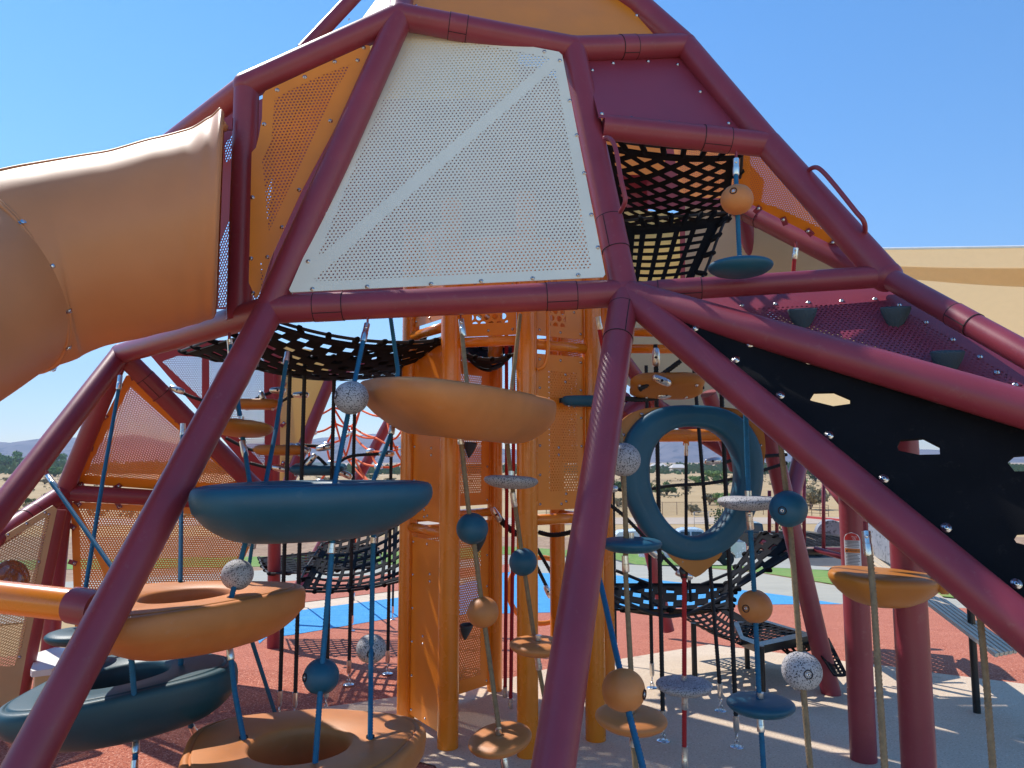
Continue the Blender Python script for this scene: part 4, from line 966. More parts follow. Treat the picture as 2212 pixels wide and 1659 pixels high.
# ---- warning sign bent slightly round the post
SW = mat('sign_white', (.72, .72, .76), .4); SR = mat('sign_red', (.55, .03, .03), .4); SO = mat('sign_orange', (.75, .22, .03), .4); SK = mat('sign_black', (.03, .03, .035), .5)
sg = thing('warning_sign', Q1+V((0, 0, 1)), 'narrow rounded warning label, red top and orange WARNING band, strapped to the purple post', 'sign')
zc1 = EYE+3.83*(sp+(829.5-1147)/FPX*cp); 
def arcpt(s, z, o):           # s: metres along the face, wraps on the post
    R_ = .0635+o; dirc = (V((0, 0, 0))-Q1); dirc.z = 0; a0_ = math.atan2(dirc.y, dirc.x); a = a0_+s/R_-.12
    return Q1+V((math.cos(a)*R_, math.sin(a)*R_, z))
WS, HS = .082, .205
def sface(name, s0, s1, z0, z1, o, m, rtop=0, rbot=0):
    mb = MB(); n = 12; rows = 16; vs = []
    for j in range(rows+1):
        z = z0+(z1-z0)*j/rows
        for i in range(n+1):
            s = s0+(s1-s0)*i/n; lim = 1
            hw = (s1-s0)/2; cx = (s0+s1)/2
            if rtop and z > z1-rtop: k = math.sqrt(max(0, 1-((z-(z1-rtop))/rtop)**2)); wq = hw-rtop+rtop*k if rtop < hw else hw*k
            elif rbot and z < z0+rbot: k = math.sqrt(max(0, 1-(((z0+rbot)-z)/rbot)**2)); wq = hw-rbot+rbot*k
            else: wq = hw
            vs.append(arcpt(cx+(s-cx)/hw*max(wq, .0005), z, o))
    mb.add(vs, [[j*(n+1)+i, j*(n+1)+i+1, (j+1)*(n+1)+i+1, (j+1)*(n+1)+i] for j in range(rows) for i in range(n)])
    return mb.build(name, m, sg)
ztop = zc1; 
sface('plate', -WS/2, WS/2, ztop-HS, ztop, .003, SW, WS/2*.999, .015)
sface('red_header', -WS/2+.004, WS/2-.004, ztop-.041, ztop-.004, .0042, SR, .0369)
sface('orange_band', -WS/2+.004, WS/2-.004, ztop-.103, ztop-.082, .0042, SO)
def words(txt, size, s_c, z, m, name):
    cu = bpy.data.curves.new('t', 'FONT'); cu.body = txt; cu.size = size; cu.align_x = 'CENTER'; cu.align_y = 'CENTER'
    ob = bpy.data.objects.new('t', cu); COL.objects.link(ob); bpy.context.view_layer.update()
    dg = bpy.context.evaluated_depsgraph_get(); me = bpy.data.meshes.new_from_object(ob.evaluated_get(dg)); bpy.data.objects.remove(ob)
    for v in me.vertices: v.co = arcpt(s_c+v.co.x, z+v.co.y, .0052)
    me.materials.clear(); me.materials.append(m); o = bpy.data.objects.new(name, me); COL.objects.link(o); o.parent = sg; o.matrix_parent_inverse = Matrix.Translation(-sg.location)
words('WARNING', .0135, .006, ztop-.0925, SK, 'lettering')
mb = MB(); mb.add([arcpt(-.033, ztop-.099, .0052), arcpt(-.021, ztop-.099, .0052), arcpt(-.027, ztop-.087, .0052)], [[0, 1, 2]]); mb.build('alert_triangle', SK, sg)
words('Play It\nSafe', .010, .012, ztop-.028, SW, 'lettering')
# the fine print is too small to read in the photograph: unreadable grey lines stay as printed rules
mb = MB(); r = random.Random(5)
for z in [.047, .053, .060, .067, .075]+[.110+.0072*i for i in range(13)]:
    e = r.uniform(.024, .036)
    vs = [arcpt(-.034+(e+.034)*i/6, ztop-z+dz, .0050) for dz in (0, .0032) for i in range(7)]
    mb.add(vs, [[i, i+1, i+8, i+7] for i in range(6)])
mb.build('fine_print', mat('sign_print', (.16, .16, .19), .6), sg)
# tan shade sail behind at the right
SAIL = mat('shade_sail_fabric', (.80, .62, .38), .85, noise=.04, bump=.2, bscale=300)
_t = SAIL.node_tree; _b = _t.nodes['Principled BSDF']; _tl = N(_t, 'ShaderNodeBsdfTranslucent'); _tl.inputs[0].default_value = (.85, .58, .32, 1)
_m = N(_t, 'ShaderNodeMixShader'); _m.inputs[0].default_value = .45; _t.links.new(_b.outputs[0], _m.inputs[1]); _t.links.new(_tl.outputs[0], _m.inputs[2]); _t.links.new(_m.outputs[0], _t.nodes['Material Output'].inputs[0])
sa = thing('shade_sail', P(2150, 640, 11), 'large tan fabric shade sail stretched behind the right of the frame', 'shade sail')
c00, c10, c11, c01 = P(1640, 541, 22), P(2420, 530, 17), P(2420, 900, 22), P(1600, 935, 26)
mb = MB(); U = 24; W = 16; pts = []
for j in range(W+1):
    for i in range(U+1):
        u, v = i/U, j/W; p = c00*(1-u)*(1-v)+c10*u*(1-v)+c11*u*v+c01*(1-u)*v
        p = p+V((0, 1.2, -.5))*(4*u*(1-u)*4*v*(1-v))*.5+V((0, 0, .75))*(4*u*(1-u)*v*v)+V((.9, 0, 0))*(4*v*(1-v)*(1-u)**2); pts.append(p)
mb.add(pts, [[j*(U+1)+i, j*(U+1)+i+1, (j+1)*(U+1)+i+1, (j+1)*(U+1)+i] for j in range(W) for i in range(U)]); mb.build('fabric', SAIL, sa)
mb = MB(); tube(mb, [pts[i] for i in range(U+1)], .035, 8); mb.build('edge_cable', mat('white_edge', (.8, .8, .78), .5), sa)
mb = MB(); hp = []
for i in range(15):          # added strip behind the cloth, blocks the sun to shade a band on it
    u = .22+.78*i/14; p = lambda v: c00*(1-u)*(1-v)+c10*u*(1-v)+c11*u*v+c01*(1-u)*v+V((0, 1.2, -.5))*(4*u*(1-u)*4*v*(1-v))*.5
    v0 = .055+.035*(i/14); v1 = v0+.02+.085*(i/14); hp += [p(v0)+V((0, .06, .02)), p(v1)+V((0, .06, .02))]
mb.add(hp, [[2*i, 2*i+1, 2*i+3, 2*i+2] for i in range(14)]); mb.build('sun_block_strip', SAIL, sa)
# orange rope net climber far left
on = thing('rope_net_climber', P(760, 980, 8.5), 'bright orange rope net climber seen through the gap left of the tower', 'rope net')
nodes = [(668, 900), (720, 880), (778, 885), (835, 900), (868, 930), (676, 935), (725, 915), (760, 935), (812, 946), (870, 968), (668, 965), (705, 960), (747, 985), (800, 975), (668, 1003), (715, 1000), (765, 990), (818, 1008), (872, 1000), (690, 1040), (800, 1045), (760, 920), (846, 950)]
dp = lambda x, y: 8.6+.4*math.sin(x*.02+y*.013)
eds = [(0, 1), (1, 2), (2, 3), (3, 4), (5, 6), (6, 21), (21, 7), (7, 8), (8, 9), (10, 11), (11, 7), (7, 13), (13, 9), (14, 15), (15, 12), (12, 16), (16, 17), (17, 18), (0, 5), (5, 10), (10, 14), (1, 6), (6, 11), (11, 15), (15, 19), (2, 21), (21, 8), (3, 22), (22, 18), (7, 12), (12, 20), (1, 7), (2, 7), (13, 17), (4, 22), (6, 12), (16, 20)]
for a, b in eds:
    A = P(*nodes[a], dp(*nodes[a])); B = P(*nodes[b], dp(*nodes[b])); mb = MB()
    tube(mb, smooth_path([A, (A+B)/2+V((0, 0, -.025)), B], 5), .0125, 8); mb.build('rope', ORROPE, on)
for x, y in nodes[5:20:2]:
    mb = MB(); lathe(mb, [(.012, -.05), (.03, -.04), (.034, 0), (.03, .04), (.012, .05)], P(x, y, dp(x, y)), (1, 0, .2), 12); mb.build('clamp', ALU, on)
for (x, y, x2, y2) in ((655, 1165, 640, 1215), (803, 1385-60, 798, 1450-60), (973-105, 1140, 966-105, 1180)):
    pass
for (xt, yt, xb, yb) in ((661, 1195, 656, 1313), (808, 1150, 803, 1299), (768, 1160, 764, 1298)):
    g = G(xb, yb); mb = MB(); tube(mb, [g+V((0, 0, .14)), P(xt, yt, 8.6)], .0125, 8); mb.build('anchor_rope', ORROPE, on)
    mb = MB(); tube(mb, [g, g+V((0, 0, .15))], .02, 8); mb.build('ferrule', ALU, on)
leg2 = MB(); ga = P(838, 1210, 8.3); tube(leg2, [V((ga.x, ga.y, 2.4)), V((ga.x, ga.y, zg(ga.y)-.05))], .08, 20)
# bench at far left
def at_z(x, y, z):
    r_ = ray(x, y); return V((0, 0, EYE))+r_*((z-EYE)/r_.z)
bn = thing('bench', at_z(105, 1430, 0), 'white topped bench with a tan perforated base at the left edge', 'bench')
ring = [at_z(x, y, .27) for x, y in ((66, 1446), (80, 1410), (118, 1398), (160, 1400), (150, 1420), (112, 1445), (70, 1450))]
mb = MB(); slab(mb, ring, V((0, 0, 1)), .035); mb.build('seat', WHITE, bn, smooth=False)
mb = MB(); cc_ = sum(ring, V((0, 0, 0)))/len(ring); slab(mb, [V((cc_.x+(p.x-cc_.x)*.82, cc_.y+(p.y-cc_.y)*.82, .235)) for p in ring], V((0, 0, 1)), .235); mb.build('base', TANP, bn, smooth=False)
# ================================================================ PODS, BEADS, ROPES, SLIDE
def pod(c, R, rot, m, label, hole=True, H=.26, tilt=(0, 0), lobe=.155, name='climbing_pod', cat='climbing pod', group='moulded ring pods', squash=1.0, keel=(.06, 0)):
    """three cornered moulded ring: flat top with a seam, deep hull that narrows to a keel, open centre"""
    seg = 96
    def outl(a): return R*(1+lobe*math.cos(3*(a-rot)))/(1+lobe)*(1+.03*math.cos(6*(a-rot)))
    def hol(a): return R*.37*(1+.5*(lobe-.1)*math.cos(3*(a-rot)))
    T = Matrix.Rotation(tilt[0], 3, 'X') @ Matrix.Rotation(tilt[1], 3, 'Y')
    # (blend hole->outline, height)
    top = [(.0, -.035), (.02, -.010), (.07, .0), (.60, .004), (.80, .004), (.835, .003), (.845, -.004), (.86, -.004), (.87, .001), (.94, -.004), (.975, -.012), (.994, -.026), (1.0, -.044), (.99, -.062), (.955, -.09), (.88, -.53*H), (.78, -.66*H), (.65, -.78*H), (.50, -.89*H), (.36, -.96*H), (.22, -H), (.10, -.985*H), (.03, -.93*H)]
    vs = []
    prof = top if hole else [(.01, .006), (.5, .006), (.80, .004), (.93, -.001), (.98, -.008), (1.0, -.018), (.985, -.030), (.93, -.047), (.82, -.070), (.68, -.092), (.52, -.108), (.35, -.117), (.01, -.119)]
    for (t, z) in prof:
        for k in range(seg):
            a = 2*math.pi*k/seg; r = (hol(a) if hole else 0)+(outl(a)-(hol(a) if hole else 0))*t
            dp_ = min(1, max(0, (-z-.06)/H)); off = V((keel[0]*math.cos(rot+keel[1]), keel[0]*math.sin(rot+keel[1]), 0))*dp_
            p = V((r*math.cos(a), r*math.sin(a)*squash, z))+off
            vs.append(V(c)+T @ p)
    n = len(prof)
    fs = [[i*seg+k, i*seg+(k+1) % seg, (i+1)*seg+(k+1) % seg, (i+1)*seg+k] for i in range(n-1) for k in range(seg)]
    if hole: fs += [[(n-1)*seg+k, (n-1)*seg+(k+1) % seg, (k+1) % seg, k] for k in range(seg)]
    else: fs += [[k for k in range(seg)][::-1], [(n-1)*seg+k for k in range(seg)]]
    mb = MB(); mb.add(vs, fs); o = mb.build(name, m, None, loc=c); return tag(o, label, cat, group)
podA = P(398, 1284, 3.0); podB = P(266, 1456, 3.05); podC = P(648, 1606, 2.80); podD = P(664, 1044, 2.95); podE = P(978, 838, 3.22)
pod(podA, .462, .35, ORPLAS, 'orange ring pod upper left, partly behind the near slanting leg, orange bar ending beside it', tilt=(.0, -.03), H=.20)
pod(podB, .455, -.05, TEALDARK, 'dark teal ring pod at the lower left with bright sun patches on its rim', tilt=(.03, -.10), H=.21)
pod(podC, .49, .55, ORPLAS, 'orange ring pod lowest of all, cut by the bottom edge of the view', H=.22, lobe=.09)
pod(podD, .485, .0, BLUEPLAS, 'blue ring pod hanging in the middle left, seen almost from the side', tilt=(.0, -.015), H=.215, keel=(.07, 2.2))
pod(podE, .485, .45, ORPLAS, 'orange ring pod hanging highest, in front of the orange tower posts', tilt=(.03, .10), H=.215, keel=(.08, 0))
# small solid pod at the right
pc = P(1908, 1238, 2.75)
t = thing('step_pod', pc, 'amber boat shaped step pod between the two thick posts and the tan rope', 'step pod')
o = pod(pc, .218, .0, YELPLAS, None, hole=False, H=.155, lobe=.06, squash=.75, keel=(.0, 3.1), tilt=(.03, .05)); o.name = 'shell'
for k in ('category', 'label', 'group'):
    if k in o: del o[k]
o.parent = t; o.matrix_parent_inverse = Matrix.Translation(-t.location)
mb = MB(); lathe(mb, [(.02, 0), (.045, .012), (.05, .03), (.03, .045)], pc+V((.17, -.03, -.03)), (.6, -.6, .3), 20); mb.build('end_cap', YELPLAS, t)
# blue oval ring with brackets
rc = P(1495, 1035, 3.35)
t = thing('hanging_ring', rc, 'big blue oval ring hung upright with amber brackets at its corners', 'hanging ring')
mb = MB(); seg = 96; sec = 20; vs = []
yaw = Matrix.Rotation(.12, 3, 'Z')
def oval(a, kx, ky, p=2.35):
    ca, sa = math.cos(a), math.sin(a); p = p if sa > 0 else 2.02; q = (abs(ca)**p+abs(sa)**p)**(-1/p); tri = 1-.035*math.cos(3*a+math.pi/2)
    return V((ca*q*kx*tri, 0, sa*q*ky*tri))
k1 = 3.35/FPX; OX, OY, IX, IY = 156*k1, 166*k1, 98*k1, 117*k1
for i in range(seg):
    a = 2*math.pi*i/seg; o_ = oval(a, OX, OY); n_ = oval(a, IX, IY, 2.1)
    for j in range(sec):
        b = 2*math.pi*j/sec; f = (1-math.cos(b))/2      # 0 inner .. 1 outer
        s = math.sin(b); hgt = (abs(s)**.38)*(1 if s > 0 else -1)*.062*(1-.25*f)
        groove = -.008 if .30 < f < .42 else 0
        p = n_+(o_-n_)*f+V((0, -(hgt+groove*(1 if s > 0 else -1)), 0)); vs.append(rc+yaw @ p)
mb.add(vs, [[i*sec+j, i*sec+(j+1) % sec, ((i+1) % seg)*sec+(j+1) % sec, ((i+1) % seg)*sec+j] for i in range(seg) for j in range(sec)])
mb.build('ring_body', BLUEPLAS, t)
for a0, a1, tipa in ((.10, 1.2, .62), (2.0, 2.95, 2.5), (-1.95, -1.2, -1.571)):
    m_ = 14; o1 = []; i1 = []
    for k in range(m_+1):
        a = a0+(a1-a0)*k/m_; w_ = math.sin(math.pi*k/m_)**.8
        e = oval(a, OX, OY); i1.append(rc+yaw @ (e*.90)); o1.append(rc+yaw @ (e*(1.0+.15*w_*max(.25, 1-abs(a-tipa)*1.2)+(.05*max(0, 1-abs(a-tipa)*6) if tipa < 0 else 0))))
    mb = MB(); slab(mb, [p+V((0, -.012, 0)) for p in i1+o1[::-1]], V((0, -1, 0)), .03); br_ = mb.build('bracket', YELPLAS, t, smooth=False)
    for q in (.3, .7):
        k = int(q*m_); bolt(i1[k]+(o1[k]-i1[k])*.65+V((0, -.0125, 0)), V((0, -1, 0)), br_, BOLT, .8)
# ---- beads
def ball(p, r, m, parent, hole_dir=None, name='ball', axis=(0, 0, 1)):
    prof = []
    for i in range(25):
        a = math.pi*i/24; rr = math.sin(a); z = -math.cos(a)
        k = 1
        if abs(z) > .86: z *= .985; k = .97
        if .80 < abs(z) < .86: k = .965         # moulded collar groove near each pole
        prof.append((max(r*rr*k, .001), r*z*.97))
    mb = MB(); lathe(mb, prof, p, axis, 40); o = mb.build(name, m, parent)
    # parting seam: a thin raised bead on a great circle
    s = MB(); tilt_ = random.uniform(-.5, .5); pts = []
    for k in range(49):
        a = 2*math.pi*k/48; q = V((math.cos(a)*math.cos(tilt_), math.cos(a)*math.sin(tilt_), math.sin(a)*.965)); pts.append(V(p)+q*r*1.0)
    tube(s, pts, .0012, 6, caps=False); s.build('seam', m, o)
    if hole_dir is not None:
        h = V(hole_dir).normalized(); c = V(p)+h*r*.965; s = MB()
        lathe(s, [(.0, .0), (.008, .0), (.0125, .001), (.0135, .0045), (.0155, .0046), (.016, -.001)], c, h, 20, 0); s.build('bolt_recess', DARKGAP, o)
        s = MB(); lathe(s, [(.0075, .001), (.0065, .0035), (.003, .004), (.003, .002)], c, h, 14); s.build('recess_bolt', STEEL, o)
    return o
def disc(p, R, m, parent, axis=(0, 0, 1), th=.3, name='disc'):
    h = R*th
    prof = [(.018, h*.52), (.03, h*.58), (R*.40, h*.58), (R*.72, h*.52), (R*.83, h*.45), (R*.86, h*.40), (R*.93, h*.34), (R*.985, h*.18), (R, h*.0), (R*.985, -h*.16), (R*.93, -h*.38), (R*.80, -h*.66), (R*.60, -h*.86), (R*.35, -h*.97), (.02, -h)]
    mb = MB(); lathe(mb, prof, p, axis, 56); return mb.build(name, m, parent)
def fit(a, b, parent, r=.0135, fork=False):
    a, b = V(a), V(b); mb = MB(); d = (b-a).normalized()
    tube(mb, [a, a+(b-a)*.5, a+(b-a)*.52, a+(b-a)*.94, b], [r, r, r*1.1, r*1.1, r*.95], 16)
    o = mb.build('ferrule', ALU, parent, sharp=35)
    if fork:
        x, y, z = basis(d); s = MB(); lathe(s, [(.006, 0), (.006, .003), (.003, .005)], (a+(b-a)*.2)+(V((0, 0, EYE))-a).normalized()*r, (V((0, 0, EYE))-a), 10); s.build('pin', STEEL, o)
        s = MB(); box(s, a-d*.012, (.006, .022, .04)); s.build('lug', PURPLE, o, smooth=False)
    return o
def rp_(name_label, pts, m, items=(), r=.0105, step=.003, sm=False, cat='climbing rope', group='ropes with beads under the frame'):
    """pts in (px, py, depth); items: ('ball', x,y,d, radius, mat, dir) / ('disc', x,y,d,R,mat) / ('fit', x1,y1,d1,x2,y2,d2)"""
    W = [P(*q) for q in pts]; t = thing('climbing_rope', W[0], name_label, cat, group)
    mb = MB(); rope(mb, smooth_path(W, 6) if sm else W, r, step); mb.build('rope', m, t)
    for it in items:
        if it[0] == 'grom':
            q = P(*it[1:4]); g_ = MB(); lathe(g_, [(.016, -.02), (.0165, .002), (.0145, .0035), (.0125, .001), (.012, -.006)], q, seg=24); g_.build('grommet', DARKGAP, t)
        if it[0] == 'ball': ball(P(*it[1:4]), it[4], it[5], t, it[6] if len(it) > 6 else None)
        elif it[0] == 'disc':
            ax = it[6] if len(it) > 6 else (0, 0, 1); disc(P(*it[1:4]), it[4], it[5], t, ax)
            pz = P(*it[1:4]); axn = V(ax).normalized(); mb = MB(); tube(mb, [pz+axn*it[4]*.17, pz+axn*(it[4]*.17+.022)], .0135, 16); mb.build('collar', ALU, t, sharp=35)
        elif it[0] == 'fit': fit(P(*it[1:4]), P(*it[4:7]), t, fork=len(it) > 7)
    return t
BR = .069
rp_('blue rope from the long beam with a granite ball above and a blue ball below', [(790, 712, 3.30), (759, 859, 3.1), (722, 1050, 2.86), (718, 1178, 2.84), (694, 1461, 2.72), (678, 1690, 2.6)], BLUEROPE,
    [('ball', 759, 859, 2.98, BR, GRANITE, (-.8, -.6, .1)), ('ball', 694, 1461, 2.75, .066, BLUEPLAS, (-.75, -.6, .1)), ('fit', 793, 700, 3.31, 784, 738, 3.26, 1), ('fit', 717, 1174, 2.84, 715, 1196, 2.83)], group=None)
rp_('thin looking blue rope behind the orange pod with a granite ball above the lowest pod', [(842, 672, 3.7), (860, 800, 3.55), (846, 935, 3.4), (808, 1035, 3.25), (806, 1168, 3.2), (802, 1400, 3.1), (800, 1592, 2.84), (800, 1604, 2.84)], BLUEROPE,
    [('grom', 800, 1590, 2.855), ('ball', 802, 1401, 3.15, .0625, GRANITE, (.15, -.95, -.15)), ('fit', 849, 915, 3.42, 845, 938, 3.4), ('fit', 807, 1160, 3.2, 806, 1172, 3.2)])
rp_('blue rope with an amber disc above the blue pod and a granite ball below it', [(497, 740, 3.5), (516, 882, 3.35), (527, 960, 3.3), (541, 1050, 3.2)], BLUEROPE,
    [('disc', 518, 922, 3.3, .145, YELPLAS, (.05, .1, 1)), ('fit', 523, 953, 3.3, 530, 986, 3.28), ('fit', 496, 733, 3.5, 500, 775, 3.5, 1)])
rp_('short blue rope with a granite ball entering the upper left orange pod', [(538, 1140, 3.0), (513, 1240, 2.95), (498, 1300, 2.86), (498, 1312, 2.86)], BLUEROPE, [('grom', 498, 1299, 2.87), ('ball', 513, 1241, 2.95, .062, GRANITE), ('fit', 538, 1145, 3.0, 533, 1180, 3.0)])
rp_('plain short blue rope just right of the granite ball under the blue pod', [(550, 1140, 3.25), (537, 1230, 3.2), (530, 1300, 3.2)], BLUEROPE, [('fit', 550, 1142, 3.25, 545, 1186, 3.24)], r=.008)
rp_('blue rope from the deck net down into the back of the blue pod', [(619, 780, 3.7), (596, 930, 3.5), (573, 1050, 3.2)], BLUEROPE, [('fit', 621, 762, 3.75, 617, 786, 3.7)])
rp_('blue rope hanging from the left corner of the frame past the triangular panel', [(257, 838, 4.3), (222, 1040, 3.9), (185, 1272, 3.45)], BLUEROPE, [('fit', 260, 812, 4.32, 256, 842, 4.28)])
rp_('steep blue rope slanting down right from the leftmost leg', [(112, 1042, 3.7), (240, 1222, 3.3), (300, 1300, 3.1)], BLUEROPE, [('fit', 103, 1028, 3.75, 122, 1055, 3.7, 1)])
rp_('vertical blue rope in front of the large orange panel', [(394, 940, 4.0), (392, 1090, 3.7), (390, 1256, 3.3)], BLUEROPE, [('fit', 395, 915, 4.02, 394, 950, 4.0)])
rp_('blue rope under the upper left pod running down right to the lowest pod', [(493, 1370, 3.0), (508, 1500, 2.9), (526, 1594, 2.84), (526, 1606, 2.84)], BLUEROPE, [('grom', 526, 1592, 2.855), ('fit', 496, 1398, 2.97, 499, 1426, 2.95)])
rp_('thin blue rope slanting to the ground behind the lowest pod', [(531, 1345, 3.2), (600, 1560, 3.6)], BLUEROPE, r=.0095)
rp_('short dark blue rope between the two left pods, left one', [(282, 1402, 2.75), (285, 1440, 2.75), (290, 1506, 2.78), (290, 1520, 2.79)], BLUEROPE, [('grom', 290, 1504, 2.80), ('fit', 281, 1400, 2.75, 283, 1412, 2.75)])
rp_('short dark blue rope between the two left pods, right one', [(391, 1410, 3.1), (390, 1441, 3.1)], BLUEROPE)
rp_('stub of blue rope under the dark teal pod at the bottom edge', [(294, 1580, 2.9), (290, 1700, 2.8)], BLUEROPE, [('fit', 294, 1596, 2.88, 293, 1628, 2.85), ('fit', 291, 1642, 2.82, 289, 1675, 2.8)])
rp_('short blue rope leaving the right end of the dark teal pod towards the ground', [(403, 1545, 3.2), (418, 1580, 3.3)], BLUEROPE, [('fit', 413, 1568, 3.27, 425, 1590, 3.33)])
rp_('tan rope through the highest pod, then a blue ball, orange ball and orange disc', [(998, 720, 3.4), (1010, 838, 3.25), (995, 945, 3.2), (1012, 1100, 3.2), (1020, 1142, 3.2), (1043, 1322, 3.18), (1080, 1590, 3.05), (1092, 1690, 3.0)], TANROPE,
    [('fit', 996, 690, 3.42, 1001, 727, 3.4, 1), ('ball', 1020, 1142, 3.2, BR, BLUEPLAS), ('ball', 1043, 1322, 3.18, .068, ORPLAS), ('disc', 1080, 1597, 3.02, .132, ORPLAS, (-.16, -.12, 1)), ('fit', 994, 942, 3.2, 996, 960, 3.2), ('fit', 1086, 1622, 3.02, 1093, 1660, 3.0)], group=None)
rp_('tan rope through the highest pod, then a granite disc, blue ball and orange disc', [(1124, 680, 3.7), (1106, 838, 3.45), (1095, 945, 3.5), (1103, 1026, 3.5), (1130, 1214, 3.5), (1155, 1385, 3.45)], TANROPE,
    [('disc', 1104, 1038, 3.4, .125, GRANITE, (.05, .06, 1)), ('ball', 1130, 1214, 3.5, .066, BLUEPLAS), ('disc', 1163, 1394, 3.3, .13, ORPLAS, (.02, -.03, 1)), ('fit', 1093, 942, 3.5, 1096, 958, 3.5), ('fit', 1107, 1064, 3.45, 1112, 1095, 3.45), ('fit', 1161, 1420, 3.35, 1165, 1446, 3.35)], group=None)
rp_('dark stub of tan rope under the orange disc beside the near right leg', [(1163, 1440, 3.35), (1176, 1510, 3.4)], TANROPE)
rp_('tan rope beside the near right leg with granite ball, blue disc and orange disc', [(1337, 915, 3.1), (1346, 993, 3.05), (1352, 1150, 3.0), (1351, 1230, 2.98), (1363, 1450, 2.85), (1368, 1600, 2.8), (1378, 1720, 2.7)], TANROPE,
    [('ball', 1346, 993, 3.05, .071, GRANITE), ('disc', 1363, 1174, 3.0, .125, BLUEPLAS, (.0, .0, 1)), ('fit', 1350, 1200, 2.98, 1352, 1236, 2.97), ('disc', 1363, 1552, 2.72, .132, ORPLAS, (.05, -.05, 1)), ('fit', 1366, 1580, 2.75, 1368, 1612, 2.75)], group=None)
rp_('bright blue rope slanting out from behind the near right leg through a large orange ball', [(1270, 1160, 2.95), (1300, 1270, 2.75), (1338, 1440, 2.45), (1360, 1545, 2.35), (1405, 1720, 2.2)], BLUEROPE,
    [('ball', 1347, 1491, 2.4, .070, ORPLAS, (.88, -.45, -.05))], group=None)
rp_('tan rope hanging from the near right tube with a blue ball and a granite ball', [(1686, 955, 2.85), (1700, 1080, 2.8), (1709, 1160, 2.78), (1730, 1430, 2.63), (1753, 1690, 2.5)], TANROPE,
    [('ball', 1703, 1099, 2.76, BR, BLUEPLAS, (-.62, -.78, -.05)), ('ball', 1732, 1449, 2.63, .069, GRANITE, (-.05, -.98, .08))], group=None)
rp_('blue rope crossing the blue ring with a granite disc, orange ball and blue disc', [(1611, 890, 3.1), (1617, 1078, 3.05), (1621, 1150, 3.05), (1631, 1310, 3.07), (1640, 1510, 2.95), (1652, 1700, 2.85)], BLUEROPE,
    [('disc', 1617, 1083, 3.05, .125, GRANITE, (0, 0, 1)), ('fit', 1618, 1106, 3.05, 1621, 1144, 3.05, 1), ('ball', 1631, 1310, 3.07, .0695, ORPLAS, (-.75, -.65, 0)), ('disc', 1643, 1521, 2.95, .132, BLUEPLAS, (0, 0, 1)), ('fit', 1642, 1552, 2.92, 1644, 1582, 2.9)], group=None)
rp_('red rope hanging from the black clamp below the blue ring with a granite disc', [(1478, 1240, 3.3), (1478, 1478, 3.3), (1478, 1720, 3.3)], REDROPE,
    [('disc', 1478, 1480, 3.3, .125, GRANITE, (0, 0, 1)), ('fit', 1479, 1506, 3.3, 1479, 1532, 3.3), ('fit', 1479, 1612, 3.3, 1479, 1665, 3.3)], group=None)
mb = MB(); a = P(1477, 1222, 3.33); b = P(1478, 1250, 3.3); tube(mb, [a, a+(b-a)*.3, b], [.016, .022, .014], 16); tube(mb, [a+V((0, 0, .03)), a], [.008, .014], 12)
tag(mb.build('rope_clamp', BLACKM), 'black clamp joining the red rope to the ring bracket', 'clamp')
rp_('blue rope with an orange ball and a blue disc in the upper right opening', [(1590, 372, 3.35), (1592, 431, 3.3), (1598, 566, 3.3)], BLUEROPE,
    [('ball', 1592, 431, 3.28, .070, ORPLAS, (-.45, -.8, .25)), ('disc', 1599, 576, 3.1, .132, BLUEPLAS, (0, 0, 1)), ('fit', 1590, 343, 3.36, 1590, 379, 3.35, 1)], group=None)
rp_('short red rope end below the inner purple beam at the upper right', [(1717, 550, 3.9), (1713, 600, 3.9)], REDROPE, [('fit', 1719, 536, 3.9, 1716, 560, 3.9, 1)])
rp_('thick tan rope falling in front of the amber step pod', [(1878, 1180, 2.38), (1888, 1300, 2.30), (1899, 1480, 2.2), (1914, 1700, 2.1)], TANROPE, [('fit', 1871, 1148, 2.40, 1877, 1202, 2.37, 1)], r=.0098)
rp_('thick tan rope at the far right falling to the bottom edge', [(2100, 1262, 2.25), (2118, 1340, 2.22), (2133, 1500, 2.15), (2148, 1700, 2.05)], TANROPE, (), r=.0095)
for i, (x0, x1, y0, y1, d, lab) in enumerate(((1094, 1091, 700, 1496, 4.55, 'leftmost'), (1110, 1103, 745, 1520, 4.5, 'middle'), (1118, 1120, 745, 1080, 4.5, 'rightmost, short'))):
    rp_(f'red rope inside the orange tower, {lab}', [(x0, y0, d), ((x0+x1)/2+2, (y0+y1)/2, d), (x1, y1, d-.15 if y1 > 1400 else d)], REDROPE, [('fit', x1, y1-12, d-.15, x1, y1+10, d-.15)] if y1 > 1400 else (), r=.0125, step=.012, group='red ropes in the tower')
rp_('short red rope end between the tower and the near right leg', [(1294, 706, 3.7), (1304, 760, 3.7)], REDROPE, [('fit', 1292, 684, 3.7, 1296, 712, 3.7)])
